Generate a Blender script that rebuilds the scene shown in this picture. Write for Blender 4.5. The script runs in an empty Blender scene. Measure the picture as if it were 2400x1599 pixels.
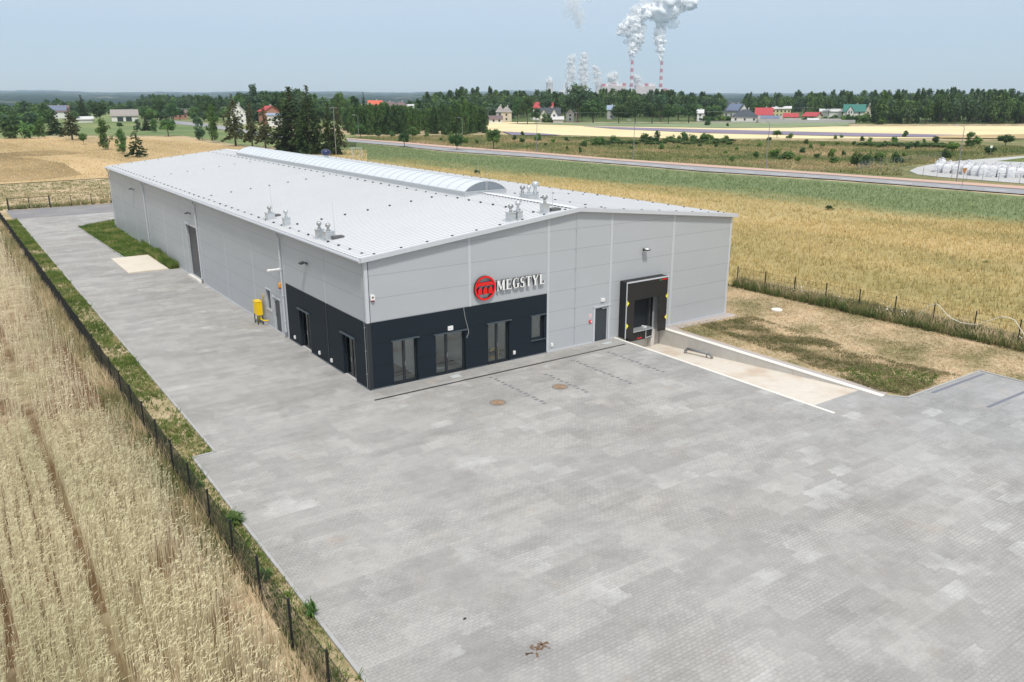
import bpy, math, random
import numpy as np
from mathutils import Matrix, Vector
random.seed(7)
rng = np.random.default_rng(11)
R = math.radians
S = bpy.context.scene
C = S.collection

# ---------------------------------------------------------------- camera, sky, sun, exposure
CAM = np.array([-16.2917, -35.7187, 14.1015])
YAW, PITCH, ROLL, FPX = 0.6093, -0.2901, -0.0014, 1922.55
_f = np.array([math.sin(YAW)*math.cos(PITCH), math.cos(YAW)*math.cos(PITCH), math.sin(PITCH)])
_r = np.array([math.cos(YAW), -math.sin(YAW), 0.0])
_u = np.cross(_r, _f)
_r, _u = _r*math.cos(ROLL)+_u*math.sin(ROLL), -_r*math.sin(ROLL)+_u*math.cos(ROLL)
cam = bpy.data.objects.new('camera', bpy.data.cameras.new('camera'))
cam.matrix_world = Matrix(((_r[0], _u[0], -_f[0], CAM[0]), (_r[1], _u[1], -_f[1], CAM[1]),
                           (_r[2], _u[2], -_f[2], CAM[2]), (0, 0, 0, 1)))
cam.data.sensor_width = 36
cam.data.lens = FPX/2400*36
cam.data.clip_start = 0.5
cam.data.clip_end = 60000
C.objects.link(cam)
S.camera = cam

SUN = Vector((-0.22, -0.55, 1.0)).normalized()
elev = math.asin(SUN.z)
w = bpy.data.worlds.new('World')
S.world = w
w.use_nodes = True
nt = w.node_tree
bg = nt.nodes['Background']
sky = nt.nodes.new('ShaderNodeTexSky')
sky.sky_type = 'NISHITA'
sky.sun_disc = False
sky.sun_elevation = elev
sky.sun_rotation = math.atan2(SUN.x, SUN.y)
sky.altitude = 0
sky.air_density = 1.0
sky.dust_density = 0.4
sky.ozone_density = 5.0
# a veil of thin high cloud over the blue: thicker upwards, a little uneven
tc = nt.nodes.new('ShaderNodeTexCoord'); sp = nt.nodes.new('ShaderNodeSeparateXYZ'); nt.links.new(tc.outputs['Generated'], sp.inputs[0])
mr = nt.nodes.new('ShaderNodeMapRange'); mr.inputs[1].default_value = -.01; mr.inputs[2].default_value = .16
mr.inputs[3].default_value = .12; mr.inputs[4].default_value = .85; nt.links.new(sp.outputs[2], mr.inputs[0])
mp = nt.nodes.new('ShaderNodeMapping'); mp.inputs['Scale'].default_value = (1.6, 1.6, 7); nt.links.new(tc.outputs['Generated'], mp.inputs[0])
no = nt.nodes.new('ShaderNodeTexNoise'); no.inputs['Scale'].default_value = 1.6; no.inputs['Detail'].default_value = 4; nt.links.new(mp.outputs[0], no.inputs['Vector'])
ma = nt.nodes.new('ShaderNodeMath'); ma.operation = 'MULTIPLY_ADD'; ma.inputs[1].default_value = .5; ma.inputs[2].default_value = .78; nt.links.new(no.outputs[0], ma.inputs[0])
mm = nt.nodes.new('ShaderNodeMath'); mm.operation = 'MULTIPLY'; nt.links.new(mr.outputs[0], mm.inputs[0]); nt.links.new(ma.outputs[0], mm.inputs[1])
mc = nt.nodes.new('ShaderNodeMix'); mc.data_type = 'RGBA'; mc.inputs[7].default_value = (7.1, 7.3, 7.7, 1)
tint = nt.nodes.new('ShaderNodeMix'); tint.data_type = 'RGBA'; tint.blend_type = 'MULTIPLY'; tint.inputs[0].default_value = 1; tint.inputs[7].default_value = (.95, .92, 1.02, 1)
nt.links.new(sky.outputs[0], tint.inputs[6]); nt.links.new(tint.outputs[2], mc.inputs[6]); nt.links.new(mm.outputs[0], mc.inputs[0])
nt.links.new(mc.outputs[2], bg.inputs[0])
bg.inputs[1].default_value = 0.105
sl = bpy.data.lights.new('sun', 'SUN')
sl.energy = 2.6
sl.angle = R(6)
sl.color = (1.0, 0.95, 0.87)
so = bpy.data.objects.new('sun', sl)
so.rotation_euler = SUN.to_track_quat('Z', 'Y').to_euler()
so.location = (0, 0, 60)
C.objects.link(so)
S.view_settings.view_transform = 'Standard'
S.view_settings.look = 'None'
S.view_settings.gamma = 1
S.view_settings.exposure = 0.30
S.cycles.max_bounces = 8
S.cycles.transparent_max_bounces = 48
S.cycles.volume_bounces = 1
S.cycles.use_denoising = True

# ---------------------------------------------------------------- helpers
def ray(px, py):
    return _f + _r*(px-1200)/FPX + _u*(799.5-py)/FPX
def at(px, py, z=0.0):                       # ground point that the photograph shows at a pixel
    d = ray(px, py)
    return CAM + d*((z-CAM[2])/d[2])
def deep(px, py, D):                         # point at a depth
    return CAM + ray(px, py)*D
def tag(o, label=None, cat=None, group=None, kind=None):
    if label: o['label'] = label
    if cat: o['category'] = cat
    if group: o['group'] = group
    if kind: o['kind'] = kind
    return o
def thing(name, label, cat, loc=(0, 0, 0), rz=0, group=None):
    o = bpy.data.objects.new(name, None)
    o.location = loc
    o.rotation_euler = (0, 0, rz)
    o.empty_display_size = 0.3
    C.objects.link(o)
    return tag(o, label, cat, group)
def copy_tree(o, parent=None):
    c = o.copy()
    C.objects.link(c)
    c.parent = parent
    for ch in [x for x in C.objects if x.parent == o]:
        copy_tree(ch, c)
    return c

class MB:
    def __init__(s):
        s.v = []; s.f = []; s.m = []
    def face(s, pts, m=0):
        n = len(s.v); s.v += [tuple(p) for p in pts]; s.f.append(tuple(range(n, n+len(pts)))); s.m.append(m)
    def hexa(s, c, m=0):                     # 8 corners: bottom 4 ccw, top 4 ccw
        n = len(s.v); s.v += [tuple(p) for p in c]
        for q in ((3, 2, 1, 0), (4, 5, 6, 7), (0, 1, 5, 4), (1, 2, 6, 5), (2, 3, 7, 6), (3, 0, 4, 7)):
            s.f.append(tuple(n+i for i in q)); s.m.append(m)
    def bx(s, x0, x1, y0, y1, z0, z1, m=0):
        s.hexa([(x0, y0, z0), (x1, y0, z0), (x1, y1, z0), (x0, y1, z0),
                (x0, y0, z1), (x1, y0, z1), (x1, y1, z1), (x0, y1, z1)], m)
        return s
    def bar(s, p, q, wd, ht, m=0):           # box along a line
        p, q = Vector(p), Vector(q); d = (q-p).normalized()
        up = Vector((0, 0, 1)) if abs(d.z) < .95 else Vector((0, 1, 0))
        a = d.cross(up).normalized()*wd/2; b = a.cross(d).normalized()*ht/2
        s.hexa([p-a-b, p+a-b, q+a-b, q-a-b, p-a+b, p+a+b, q+a+b, q-a+b], m)
        return s
    def cyl(s, p, q, r0, r1=None, n=10, m=0, cap=True):
        r1 = r0 if r1 is None else r1
        p, q = Vector(p), Vector(q); d = (q-p).normalized()
        up = Vector((0, 0, 1)) if abs(d.z) < .95 else Vector((0, 1, 0))
        a = d.cross(up).normalized(); b = a.cross(d)
        k = len(s.v)
        for c, r in ((p, r0), (q, r1)):
            for i in range(n):
                t = 2*math.pi*i/n
                s.v.append(tuple(c+(a*math.cos(t)+b*math.sin(t))*r))
        for i in range(n):
            j = (i+1) % n
            s.f.append((k+i, k+n+i, k+n+j, k+j)); s.m.append(m)
        if cap:
            s.f.append(tuple(k+i for i in range(n))); s.m.append(m)
            s.f.append(tuple(k+n+i for i in reversed(range(n)))); s.m.append(m)
        return s
    def tube(s, pts, r, n=6, m=0):
        for a, b in zip(pts[:-1], pts[1:]): s.cyl(a, b, r, r, n, m)
        return s
    def lathe(s, prof, c=(0, 0, 0), n=16, m=0):
        k = len(s.v)
        for r, z in prof:
            for i in range(n):
                t = 2*math.pi*i/n
                s.v.append((c[0]+r*math.cos(t), c[1]+r*math.sin(t), c[2]+z))
        for j in range(len(prof)-1):
            for i in range(n):
                i2 = (i+1) % n
                s.f.append((k+j*n+i, k+j*n+i2, k+(j+1)*n+i2, k+(j+1)*n+i)); s.m.append(m)
        s.f.append(tuple(k+i for i in reversed(range(n)))); s.m.append(m)
        s.f.append(tuple(k+(len(prof)-1)*n+i for i in range(n))); s.m.append(m)
        return s
    def prism(s, poly, z0, z1, m=0, plane='xy', mt=None):   # plane xz: poly in x,z; z0..z1 along y (z0 front)
        n = len(poly); k = len(s.v)
        for z in (z0, z1):
            for a, b in poly:
                s.v.append((a, b, z) if plane == 'xy' else (a, z, b))
        s.f.append(tuple(k+i for i in (reversed(range(n)) if plane == 'xy' else range(n)))); s.m.append(m if mt is None else mt)
        s.f.append(tuple(k+n+i for i in (range(n) if plane == 'xy' else reversed(range(n))))); s.m.append(m)
        for i in range(n):
            j = (i+1) % n
            s.f.append((k+i, k+j, k+n+j, k+n+i) if plane == 'xy' else (k+j, k+i, k+n+i, k+n+j)); s.m.append(m)
        return s
    def build(s, name, mats, parent=None, smooth=False, kind=None):
        me = bpy.data.meshes.new(name)
        me.from_pydata(s.v, [], s.f)
        if not isinstance(mats, (list, tuple)): mats = [mats]
        for x in mats: me.materials.append(x)
        me.polygons.foreach_set('material_index', s.m)
        if smooth: me.polygons.foreach_set('use_smooth', [True]*len(s.f))
        o = bpy.data.objects.new(name, me)
        C.objects.link(o)
        if parent: o.parent = parent
        if kind: o['kind'] = kind
        return o

def np_mesh(name, V, F, mats, tint=None, mi=None, smooth=False):
    """quads F (n,4); tint per vertex float"""
    me = bpy.data.meshes.new(name)
    me.vertices.add(len(V)); me.vertices.foreach_set('co', np.asarray(V, np.float32).ravel())
    F = np.asarray(F, np.int32); k = F.shape[1]
    me.loops.add(F.size); me.loops.foreach_set('vertex_index', F.ravel())
    me.polygons.add(len(F))
    me.polygons.foreach_set('loop_start', np.arange(0, F.size, k, dtype=np.int32))
    me.polygons.foreach_set('loop_total', np.full(len(F), k, np.int32))
    for m in (mats if isinstance(mats, (list, tuple)) else [mats]): me.materials.append(m)
    if mi is not None: me.polygons.foreach_set('material_index', np.asarray(mi, np.int32))
    if smooth: me.polygons.foreach_set('use_smooth', np.ones(len(F), bool))
    me.update(calc_edges=True)
    if tint is not None:
        a = me.attributes.new('tint', 'FLOAT', 'POINT')
        a.data.foreach_set('value', np.asarray(tint, np.float32))
    return me
def np_obj(name, me, parent=None, kind=None):
    o = bpy.data.objects.new(name, me); C.objects.link(o)
    if parent: o.parent = parent
    if kind: o['kind'] = kind
    return o

# ---------------------------------------------------------------- materials
class NT:
    def __init__(s, name):
        s.mat = bpy.data.materials.new(name); s.mat.use_nodes = True
        s.t = s.mat.node_tree; s.b = s.t.nodes['Principled BSDF']; s.out = s.t.nodes['Material Output']
    def n(s, typ, **kw):
        x = s.t.nodes.new('ShaderNode'+typ)
        for k, v in kw.items():
            if k in x.inputs: x.inputs[k].default_value = v
            else: setattr(x, k, v)
        return x
    def l(s, a, b): s.t.links.new(a, b)
    def val(s, x, sock):
        if hasattr(x, 'links') or hasattr(x, 'is_linked'): s.l(x, sock)
        else: sock.default_value = x
    def math(s, op, a, b=0.0, c=None):
        x = s.n('Math', operation=op); s.val(a, x.inputs[0]); s.val(b, x.inputs[1])
        if c is not None: s.val(c, x.inputs[2])
        return x.outputs[0]
    def mix(s, f, a, b, bt='MIX'):
        x = s.n('Mix', data_type='RGBA', blend_type=bt)
        s.val(f, x.inputs[0])
        for y, k in ((a, 6), (b, 7)):
            if isinstance(y, tuple): x.inputs[k].default_value = (*y, 1) if len(y) == 3 else y
            else: s.l(y, x.inputs[k])
        return x.outputs[2]
    def noise(s, scale, detail=3, rough=.55, vec=None, stretch=None):
        x = s.n('TexNoise'); x.inputs['Scale'].default_value = scale
        x.inputs['Detail'].default_value = detail; x.inputs['Roughness'].default_value = rough
        v = vec or s.pos()
        if stretch:
            m = s.n('Mapping'); m.inputs['Scale'].default_value = stretch[:3]
            if len(stretch) > 3: m.inputs['Rotation'].default_value = (0, 0, stretch[3])
            s.l(v, m.inputs[0]); v = m.outputs[0]
        s.l(v, x.inputs['Vector'])
        return x.outputs['Fac']
    def pos(s):
        if not hasattr(s, '_g'): s._g = s.n('NewGeometry')
        return s._g.outputs['Position']
    def obj(s):
        if not hasattr(s, '_o'): s._o = s.n('TexCoord')
        return s._o.outputs['Object']
    def ramp(s, f, stops, interp='LINEAR'):
        x = s.n('ValToRGB'); x.color_ramp.interpolation = interp; e = x.color_ramp.elements
        while len(e) < len(stops): e.new(0.5)
        for i, (p, c) in enumerate(stops):
            e[i].position = p; e[i].color = (*c, 1) if isinstance(c, tuple) else (c, c, c, 1)
        s.l(f, x.inputs[0]); return x.outputs[0]
    def step(s, f, a, b):
        x = s.n('MapRange'); s.l(f, x.inputs[0]); x.inputs[1].default_value = a; x.inputs[2].default_value = b
        x.interpolation_type = 'SMOOTHSTEP'; return x.outputs[0]
    def attr(s, name='tint'):
        x = s.n('Attribute'); x.attribute_name = name; return x.outputs['Fac']
    def xyz(s, v=None):
        x = s.n('SeparateXYZ'); s.l(v or s.pos(), x.inputs[0]); return x.outputs
    def bump(s, h, strength=.3, dist=.02):
        x = s.n('Bump'); x.inputs['Strength'].default_value = strength; x.inputs['Distance'].default_value = dist
        s.l(h, x.inputs['Height']); s.l(x.outputs[0], s.b.inputs['Normal'])
    def fin(s, col=None, rough=.6, metal=0.0, spec=.5):
        if col is not None: s.val((*col, 1) if isinstance(col, tuple) else col, s.b.inputs['Base Color'])
        s.val(rough, s.b.inputs['Roughness']); s.val(metal, s.b.inputs['Metallic'])
        s.b.inputs['Specular IOR Level'].default_value = spec
        return s.mat

def plain(name, col, rough=.6, metal=0.0, var=.08, scale=3.0, spec=.5):
    m = NT(name)
    f = m.noise(scale, 4, .6, m.obj())
    c = m.mix(f, tuple(x*(1-var) for x in col), tuple(min(1, x*(1+var)) for x in col))
    return m.fin(c, rough, metal, spec)

M = {}
M['white'] = plain('white_paint', (.78, .78, .77), .5)
M['black'] = plain('black_rubber', (.012, .012, .013), .55)
M['blackm'] = plain('black_metal', (.02, .021, .024), .45)
M['darkframe'] = plain('anthracite_frame', (.022, .027, .032), .35)
M['galv'] = plain('galvanised_steel', (.56, .59, .61), .35, .55, .15, 6)
M['steel'] = plain('bright_steel', (.42, .42, .42), .4, .7, .1)
M['trimgrey'] = plain('light_grey_trim', (.53, .55, .58), .4)
M['gutter'] = plain('gutter_grey', (.50, .52, .55), .35)
M['yellow'] = plain('yellow_paint', (.85, .56, .0), .4)
M['safety'] = plain('safety_yellow', (.85, .78, .02), .5)
M['red'] = plain('sign_red', (.72, .008, .008), .35)
M['orange'] = plain('orange_plastic', (.85, .33, .02), .4)
M['doorgrey'] = plain('anthracite_door', (.035, .045, .055), .4)
M['pole'] = plain('pole_grey', (.22, .23, .24), .5)
M['postgreen'] = plain('fence_black', (.012, .015, .017), .5)
M['brown'] = plain('rusty_brown', (.17, .10, .055), .8)
M['green'] = plain('small_green', (.02, .3, .14), .5)
M['wood'] = plain('bark', (.10, .075, .055), .9, 0, .3, 4)
M['birchbark'] = plain('birch_bark', (.42, .40, .36), .8, 0, .3, 4)
M['bag'] = plain('bag_plastic', (.64, .65, .67), .7, 0, .12, 4.0)
M['polyc'] = plain('polycarbonate', (.62, .66, .69), .3, 0, .03)
M['lunette'] = plain('smoked_polycarbonate', (.20, .23, .26), .2)
M['aggfloor'] = plain('floor_brown', (.17, .13, .12), .5)
M['paleroom'] = plain('room_white', (.93, .95, .95), .8)

def panel_mat(name, col, joint, rough, spec=.5):
    m = NT(name); p = m.xyz()
    z = m.math('FRACT', m.math('DIVIDE', m.math('SUBTRACT', p[2], .05), 1.15))
    line = m.math('LESS_THAN', m.math('ABSOLUTE', m.math('SUBTRACT', z, .5)), .4905)
    micro = m.noise(1.2, 3, .5, None, (.25, .25, 1.3))
    base = m.mix(micro, tuple(c*.95 for c in col), tuple(c*1.05 for c in col))
    dirt = m.noise(.6, 5, .65)
    base = m.mix(m.math('MULTIPLY', m.step(dirt, .5, .75), .12), base, tuple(c*.8 for c in col))
    c = m.mix(line, joint, base)
    return m.fin(c, rough, 0.0, spec)
M['panel'] = panel_mat('grey_sandwich_panel', (.42, .44, .46), (.25, .265, .285), .42)
M['dpanel'] = panel_mat('anthracite_sandwich_panel', (.016, .023, .031), (.008, .012, .016), .6, .12)

def roof_mat():
    m = NT('white_trapezoid_sheet')
    f = m.noise(.35, 4, .6); g = m.noise(2.5, 3, .6, None, (.15, 1, 1))
    c = m.mix(f, (.68, .695, .71), (.74, .75, .76))
    c = m.mix(m.math('MULTIPLY', m.step(g, .55, .8), .25), c, (.50, .515, .53))
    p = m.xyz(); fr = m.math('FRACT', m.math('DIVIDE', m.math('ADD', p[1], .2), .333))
    rib_shade = m.math('MULTIPLY', m.step(fr, .66, .76), m.math('LESS_THAN', fr, .83))      # shading along the foot and face of each rib, painted into the colour
    c = m.mix(m.math('MULTIPLY', rib_shade, .42), c, (.30, .31, .325))
    return m.fin(c, .55, 0, .35)
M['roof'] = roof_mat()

def glass_mat():
    m = NT('window_glass')
    tr = m.n('BsdfTransparent'); tr.inputs[0].default_value = (.94, .97, .96, 1)
    gl = m.n('BsdfGlossy'); gl.inputs['Roughness'].default_value = .02; gl.inputs[0].default_value = (.95, 1, 1, 1)
    fr = m.n('Fresnel'); fr.inputs[0].default_value = 1.4
    mx = m.n('MixShader'); m.l(m.math('MULTIPLY_ADD', fr.outputs[0], 1.0, .05), mx.inputs[0])
    m.l(tr.outputs[0], mx.inputs[1]); m.l(gl.outputs[0], mx.inputs[2]); m.l(mx.outputs[0], m.out.inputs[0])
    return m.mat
M['glass'] = glass_mat()
M['farglass'] = plain('far_window', (.05, .06, .08), .2)

def paver_mat():
    m = NT('interlocking_pavers'); p = m.xyz()
    tri = m.math('PINGPONG', p[0], .1)
    yy = m.math('MULTIPLY_ADD', tri, .22, p[1])
    v = m.n('CombineXYZ'); m.l(p[0], v.inputs[0]); m.l(yy, v.inputs[1])
    b = m.n('TexBrick'); b.offset = .5
    for k, x in (('Scale', 1.0), ('Mortar Size', .0065), ('Mortar Smooth', .3), ('Brick Width', .2), ('Row Height', .125), ('Bias', 0.0)):
        b.inputs[k].default_value = x
    b.inputs['Color1'].default_value = (.94, .94, .94, 1); b.inputs['Color2'].default_value = (1.06, 1.06, 1.06, 1)
    b.inputs['Mortar'].default_value = (.52, .51, .49, 1)
    m.l(v.outputs[0], b.inputs['Vector'])
    # laid in batches: blocky patches with slightly different shade
    def batch(wd, ht, off):
        q = m.n('TexBrick'); q.offset = .37; q.offset_frequency = 2
        for k, x in (('Scale', 1.0), ('Mortar Size', 0.0), ('Brick Width', wd), ('Row Height', ht)): q.inputs[k].default_value = x
        q.inputs['Color1'].default_value = (0, 0, 0, 1); q.inputs['Color2'].default_value = (1, 1, 1, 1)
        a = m.n('VectorMath', operation='ADD'); m.l(v.outputs[0], a.inputs[0]); a.inputs[1].default_value = (off, off*1.7, 0)
        # ragged edges: shift by a per-row step
        r = m.n('TexWhiteNoise', noise_dimensions='1D'); m.l(m.math('FLOOR', m.math('DIVIDE', p[1], .125)), r.inputs[1])
        ad = m.n('CombineXYZ'); m.l(m.math('MULTIPLY', r.outputs[0], .16), ad.inputs[0])
        a2 = m.n('VectorMath', operation='ADD'); m.l(a.outputs[0], a2.inputs[0]); m.l(ad.outputs[0], a2.inputs[1])
        m.l(a2.outputs[0], q.inputs['Vector']); return q.outputs[0]
    g1 = batch(2.4, 1.0, 0.0); g2 = batch(1.0, .625, 7.3); g3 = batch(3.6, 2.0, 3.1)
    big = m.noise(.11, 5, .65); mid = m.noise(.5, 5, .65, None, (.5, 1, 1)); fine = m.noise(14, 3, .7); mot = m.noise(2.2, 4, .7)
    c = m.mix(big, (.315, .310, .300), (.405, .396, .378))
    c = m.mix(m.math('MULTIPLY', m.step(m.noise(.23, 3, .6, None, (.6, 1, 1)), .5, .7), .3), c, (.335, .30, .26))
    gx = m.step(p[0], 8.0, 26.0)
    c = m.mix(m.math('MULTIPLY', gx, .55), c, (.33, .337, .347))
    for g, am in ((g1, .15), (g2, .14), (g3, .12)):
        c = m.mix(1.0, c, m.math('MULTIPLY_ADD', g, am, 1-am/2), 'MULTIPLY')
    lightpatch = m.math('MULTIPLY', m.step(g2, .60, .95), m.step(m.noise(.33, 4, .6), .50, .66))
    c = m.mix(m.math('MULTIPLY', lightpatch, .45), c, (.56, .56, .55))
    c = m.mix(m.math('MULTIPLY', m.step(mid, .47, .68), .38), c, (.235, .228, .218))
    pk = m.math('MULTIPLY', m.step(m.noise(.45, 4, .6, m.obj()), .60, .74), .28)
    c = m.mix(pk, c, (.42, .33, .255))
    joints = m.math('MULTIPLY_ADD', m.step(m.noise(.25, 4, .6), .35, .65), .75, .15)     # sand filled here, open there
    jc = m.mix(joints, (1, 1, 1), b.outputs['Color'])
    c = m.mix(1.0, c, jc, 'MULTIPLY')
    c = m.mix(1.0, c, m.math('MULTIPLY_ADD', mot, .34, .83), 'MULTIPLY')
    c = m.mix(1.0, c, m.math('MULTIPLY_ADD', fine, .44, .78), 'MULTIPLY')
    m.bump(b.outputs['Fac'], .25, -.006)
    return m.fin(c, .85, 0, .3)
M['paver'] = paver_mat()

def concrete(name, a, b, stain=(.5, .3, .16), amt=.4, sc=.5):
    m = NT(name)
    n1 = m.noise(sc, 5, .65); n2 = m.noise(sc*8, 4, .6)
    c = m.mix(n2, a, b); c = m.mix(m.math('MULTIPLY', m.step(n1, .45, .7), amt), c, stain)
    m.bump(n2, .15, .01)
    return m.fin(c, .85, 0, .3)
M['ramp'] = concrete('ramp_concrete', (.55, .50, .43), (.72, .67, .59), (.44, .30, .19), .6, .45)
M['slab'] = concrete('new_concrete', (.62, .56, .47), (.72, .66, .57), (.6, .46, .36), .3, .5)
M['wallc'] = concrete('wall_concrete', (.52, .50, .465), (.62, .60, .56), (.42, .38, .33), .35, 1.2)
M['kerb'] = concrete('kerb_concrete', (.36, .36, .36), (.45, .45, .45), (.33, .31, .29), .3, 1.0)
M['kerbl'] = concrete('pale_kerb', (.70, .68, .62), (.80, .77, .71), (.6, .56, .5), .3, 1.0)
M['asphalt'] = concrete('asphalt', (.19, .19, .20), (.26, .255, .26), (.34, .31, .28), .5, .25)
M['roada'] = concrete('road_asphalt', (.27, .275, .29), (.33, .335, .345), (.36, .35, .34), .3, .1)
M['pink'] = concrete('pink_path', (.50, .33, .26), (.60, .41, .33), (.5, .4, .3), .3, .2)
M['gravel'] = concrete('gravel', (.34, .30, .28), (.52, .47, .44), (.4, .33, .3), .3, 3)
M['yardc'] = concrete('yard_concrete', (.44, .44, .44), (.52, .52, .51), (.4, .38, .35), .3, .1)

def ground_mat(name, cols, sc=.08, fine=3.0, stretch=(1, 1, 1, 0), tinted=False, translucent=0.0, band=False):
    """cols: ramp stops; same pattern on the soil sheet and on what grows on it"""
    m = NT(name)
    a = m.noise(sc, 5, .62, None, stretch); b = m.noise(fine, 4, .7)
    f = m.math('MULTIPLY_ADD', b, .35, m.math('MULTIPLY', a, .9)); f = m.math('SUBTRACT', f, .12)
    c = m.ramp(f, cols)
    if band:                                  # a younger, greener strip of the field beside the road
        p = m.xyz(); u = m.math('ADD', m.math('MULTIPLY', p[0], .99), m.math('MULTIPLY', p[1], .128))
        u = m.math('ADD', u, m.math('MULTIPLY', m.math('SUBTRACT', a, .5), 42.0))
        gfac = m.math('MULTIPLY', m.step(u, 80, 92), .88)
        c = m.mix(gfac, c, m.mix(b, (.10, .155, .075), (.19, .255, .12)))
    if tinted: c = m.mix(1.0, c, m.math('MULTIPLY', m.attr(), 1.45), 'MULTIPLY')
    if not tinted: m.bump(b, .5, .05)
    m.fin(c, .95, 0, .15)
    if translucent:
        t = m.n('BsdfTranslucent'); m.l(c, t.inputs[0])
        mx = m.n('MixShader'); mx.inputs[0].default_value = translucent
        m.l(m.b.outputs[0], mx.inputs[1]); m.l(t.outputs[0], mx.inputs[2]); m.l(mx.outputs[0], m.out.inputs[0])
    return m.mat

G_DRY = [(.28, (.16, .16, .07)), (.40, (.26, .225, .115)), (.54, (.47, .37, .235)), (.75, (.68, .53, .36))]
G_VERGE = [(.34, (.06, .105, .025)), (.52, (.115, .165, .04)), (.64, (.22, .215, .085)), (.78, (.55, .43, .28))]
G_HEATH = [(.34, (.085, .12, .04)), (.48, (.185, .19, .08)), (.60, (.30, .24, .13)), (.74, (.42, .32, .19))]
G_CROP = [(.28, (.23, .22, .095)), (.42, (.325, .275, .12)), (.56, (.45, .35, .165)), (.74, (.62, .46, .27))]
G_GOLD = [(.26, (.27, .205, .10)), (.42, (.42, .315, .165)), (.60, (.55, .41, .23)), (.8, (.62, .49, .31))]
G_PALE = [(0.3, (0.644, 0.54, 0.31)), (0.7, (0.782, 0.667, 0.414))]
G_MEAD = [(.3, (.10, .16, .06)), (.5, (.17, .22, .09)), (.72, (.34, .32, .14))]
for k, c, sc, fi, st in (('dry', G_DRY, .22, 5, (1, 1, 1, 0)), ('verge', G_VERGE, .5, 6, (1, 1, 1, 0)), ('heath', G_HEATH, .05, 1.1, (1, .7, 1, 0)),
                         ('crop', G_CROP, .035, 1.6, (1.5, .45, 1, .1)), ('gold', G_GOLD, .022, .9, (1.6, .35, 1, -.6)),
                         ('pale', G_PALE, .03, .5, (1, 1, 1, 0)), ('mead', G_MEAD, .02, .6, (1, 1, 1, 0))):
    M['s_'+k] = ground_mat(k+'_soil', c, sc, fi, st, band=k == 'crop')
    M['g_'+k] = ground_mat(k+'_blades', c, sc, fi, st, True, .25, k == 'crop')
M['s_brown'] = ground_mat('brown_stubble', [(.3, (.17, .13, .06)), (.5, (.30, .22, .11)), (.7, (.44, .32, .18))], .05, 1.2, (1.4, .4, 1, -.6))
M['s_wood'] = ground_mat('woodland_soil', [(.3, (.05, .08, .03)), (.55, (.10, .14, .05)), (.8, (.20, .21, .09))], .03, .4)
M['g_dull'] = ground_mat('coarse_blades', [(.3, (.09, .10, .045)), (.45, (.15, .145, .065)), (.58, (.25, .21, .12)), (.75, (.42, .33, .21))], .9, 5, (1, 1, 1, 0), True, .25)
M['g_weed'] = ground_mat('weed_blades', [(.3, (.06, .09, .03)), (.5, (.11, .14, .05)), (.65, (.22, .20, .10)), (.8, (.35, .29, .18))], .8, 4, (1, 1, 1, 0), True, .25)
M['purple'] = ground_mat('lavender_strip', [(.3, (.20, .17, .24)), (.7, (.27, .24, .31))], .05, .6)
M['greenstrip'] = ground_mat('green_strip', [(.3, (.17, .22, .12)), (.7, (.27, .32, .18))], .05, .6)

def leaf_mat(name, a, b, c, trans=.3):
    m = NT(name)
    oi = m.n('ObjectInfo')
    n1 = m.noise(.30, 3, .6, m.pos())
    f = m.math('ADD', m.math('MULTIPLY', m.attr(), .55), m.math('MULTIPLY', n1, .45))
    col = m.ramp(f, [(.2, a), (.5, b), (.85, c)])
    h = m.n('HueSaturation'); m.l(col, h.inputs['Color'])
    m.l(m.math('MULTIPLY_ADD', oi.outputs['Random'], .03, .485), h.inputs['Hue'])
    m.l(m.math('MULTIPLY_ADD', oi.outputs['Random'], .35, .82), h.inputs['Value'])
    m.fin(h.outputs[0], .7, 0, .25)
    t = m.n('BsdfTranslucent'); m.l(h.outputs[0], t.inputs[0])
    mx = m.n('MixShader'); mx.inputs[0].default_value = trans
    m.l(m.b.outputs[0], mx.inputs[1]); m.l(t.outputs[0], mx.inputs[2]); m.l(mx.outputs[0], m.out.inputs[0])
    return m.mat
M['spruce'] = leaf_mat('spruce_needles', (0.021, 0.04, 0.014), (0.04, 0.069, 0.021), (0.081, 0.115, 0.034), .15)
M['spruceb'] = leaf_mat('thin_spruce_needles', (0.048, 0.048, 0.022), (0.084, 0.09, 0.036), (0.132, 0.144, 0.054), .2)
M['leafd'] = leaf_mat('dark_leaves', (0.03, 0.067, 0.024), (0.053, 0.113, 0.034), (0.107, 0.186, 0.053), .25)
M['leafm'] = leaf_mat('mid_leaves', (0.05, 0.107, 0.029), (0.092, 0.179, 0.047), (0.172, 0.286, 0.072), .3)
M['leafl'] = leaf_mat('light_leaves', (0.078, 0.143, 0.033), (0.143, 0.247, 0.052), (0.247, 0.377, 0.091), .35)
M['leafb'] = leaf_mat('bluish_leaves', (0.039, 0.086, 0.047), (0.074, 0.133, 0.067), (0.121, 0.2, 0.094), .25)
M['yellowfl'] = leaf_mat('yellow_flowers', (.20, .18, .03), (.45, .36, .03), (.6, .5, .05), .3)

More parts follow.
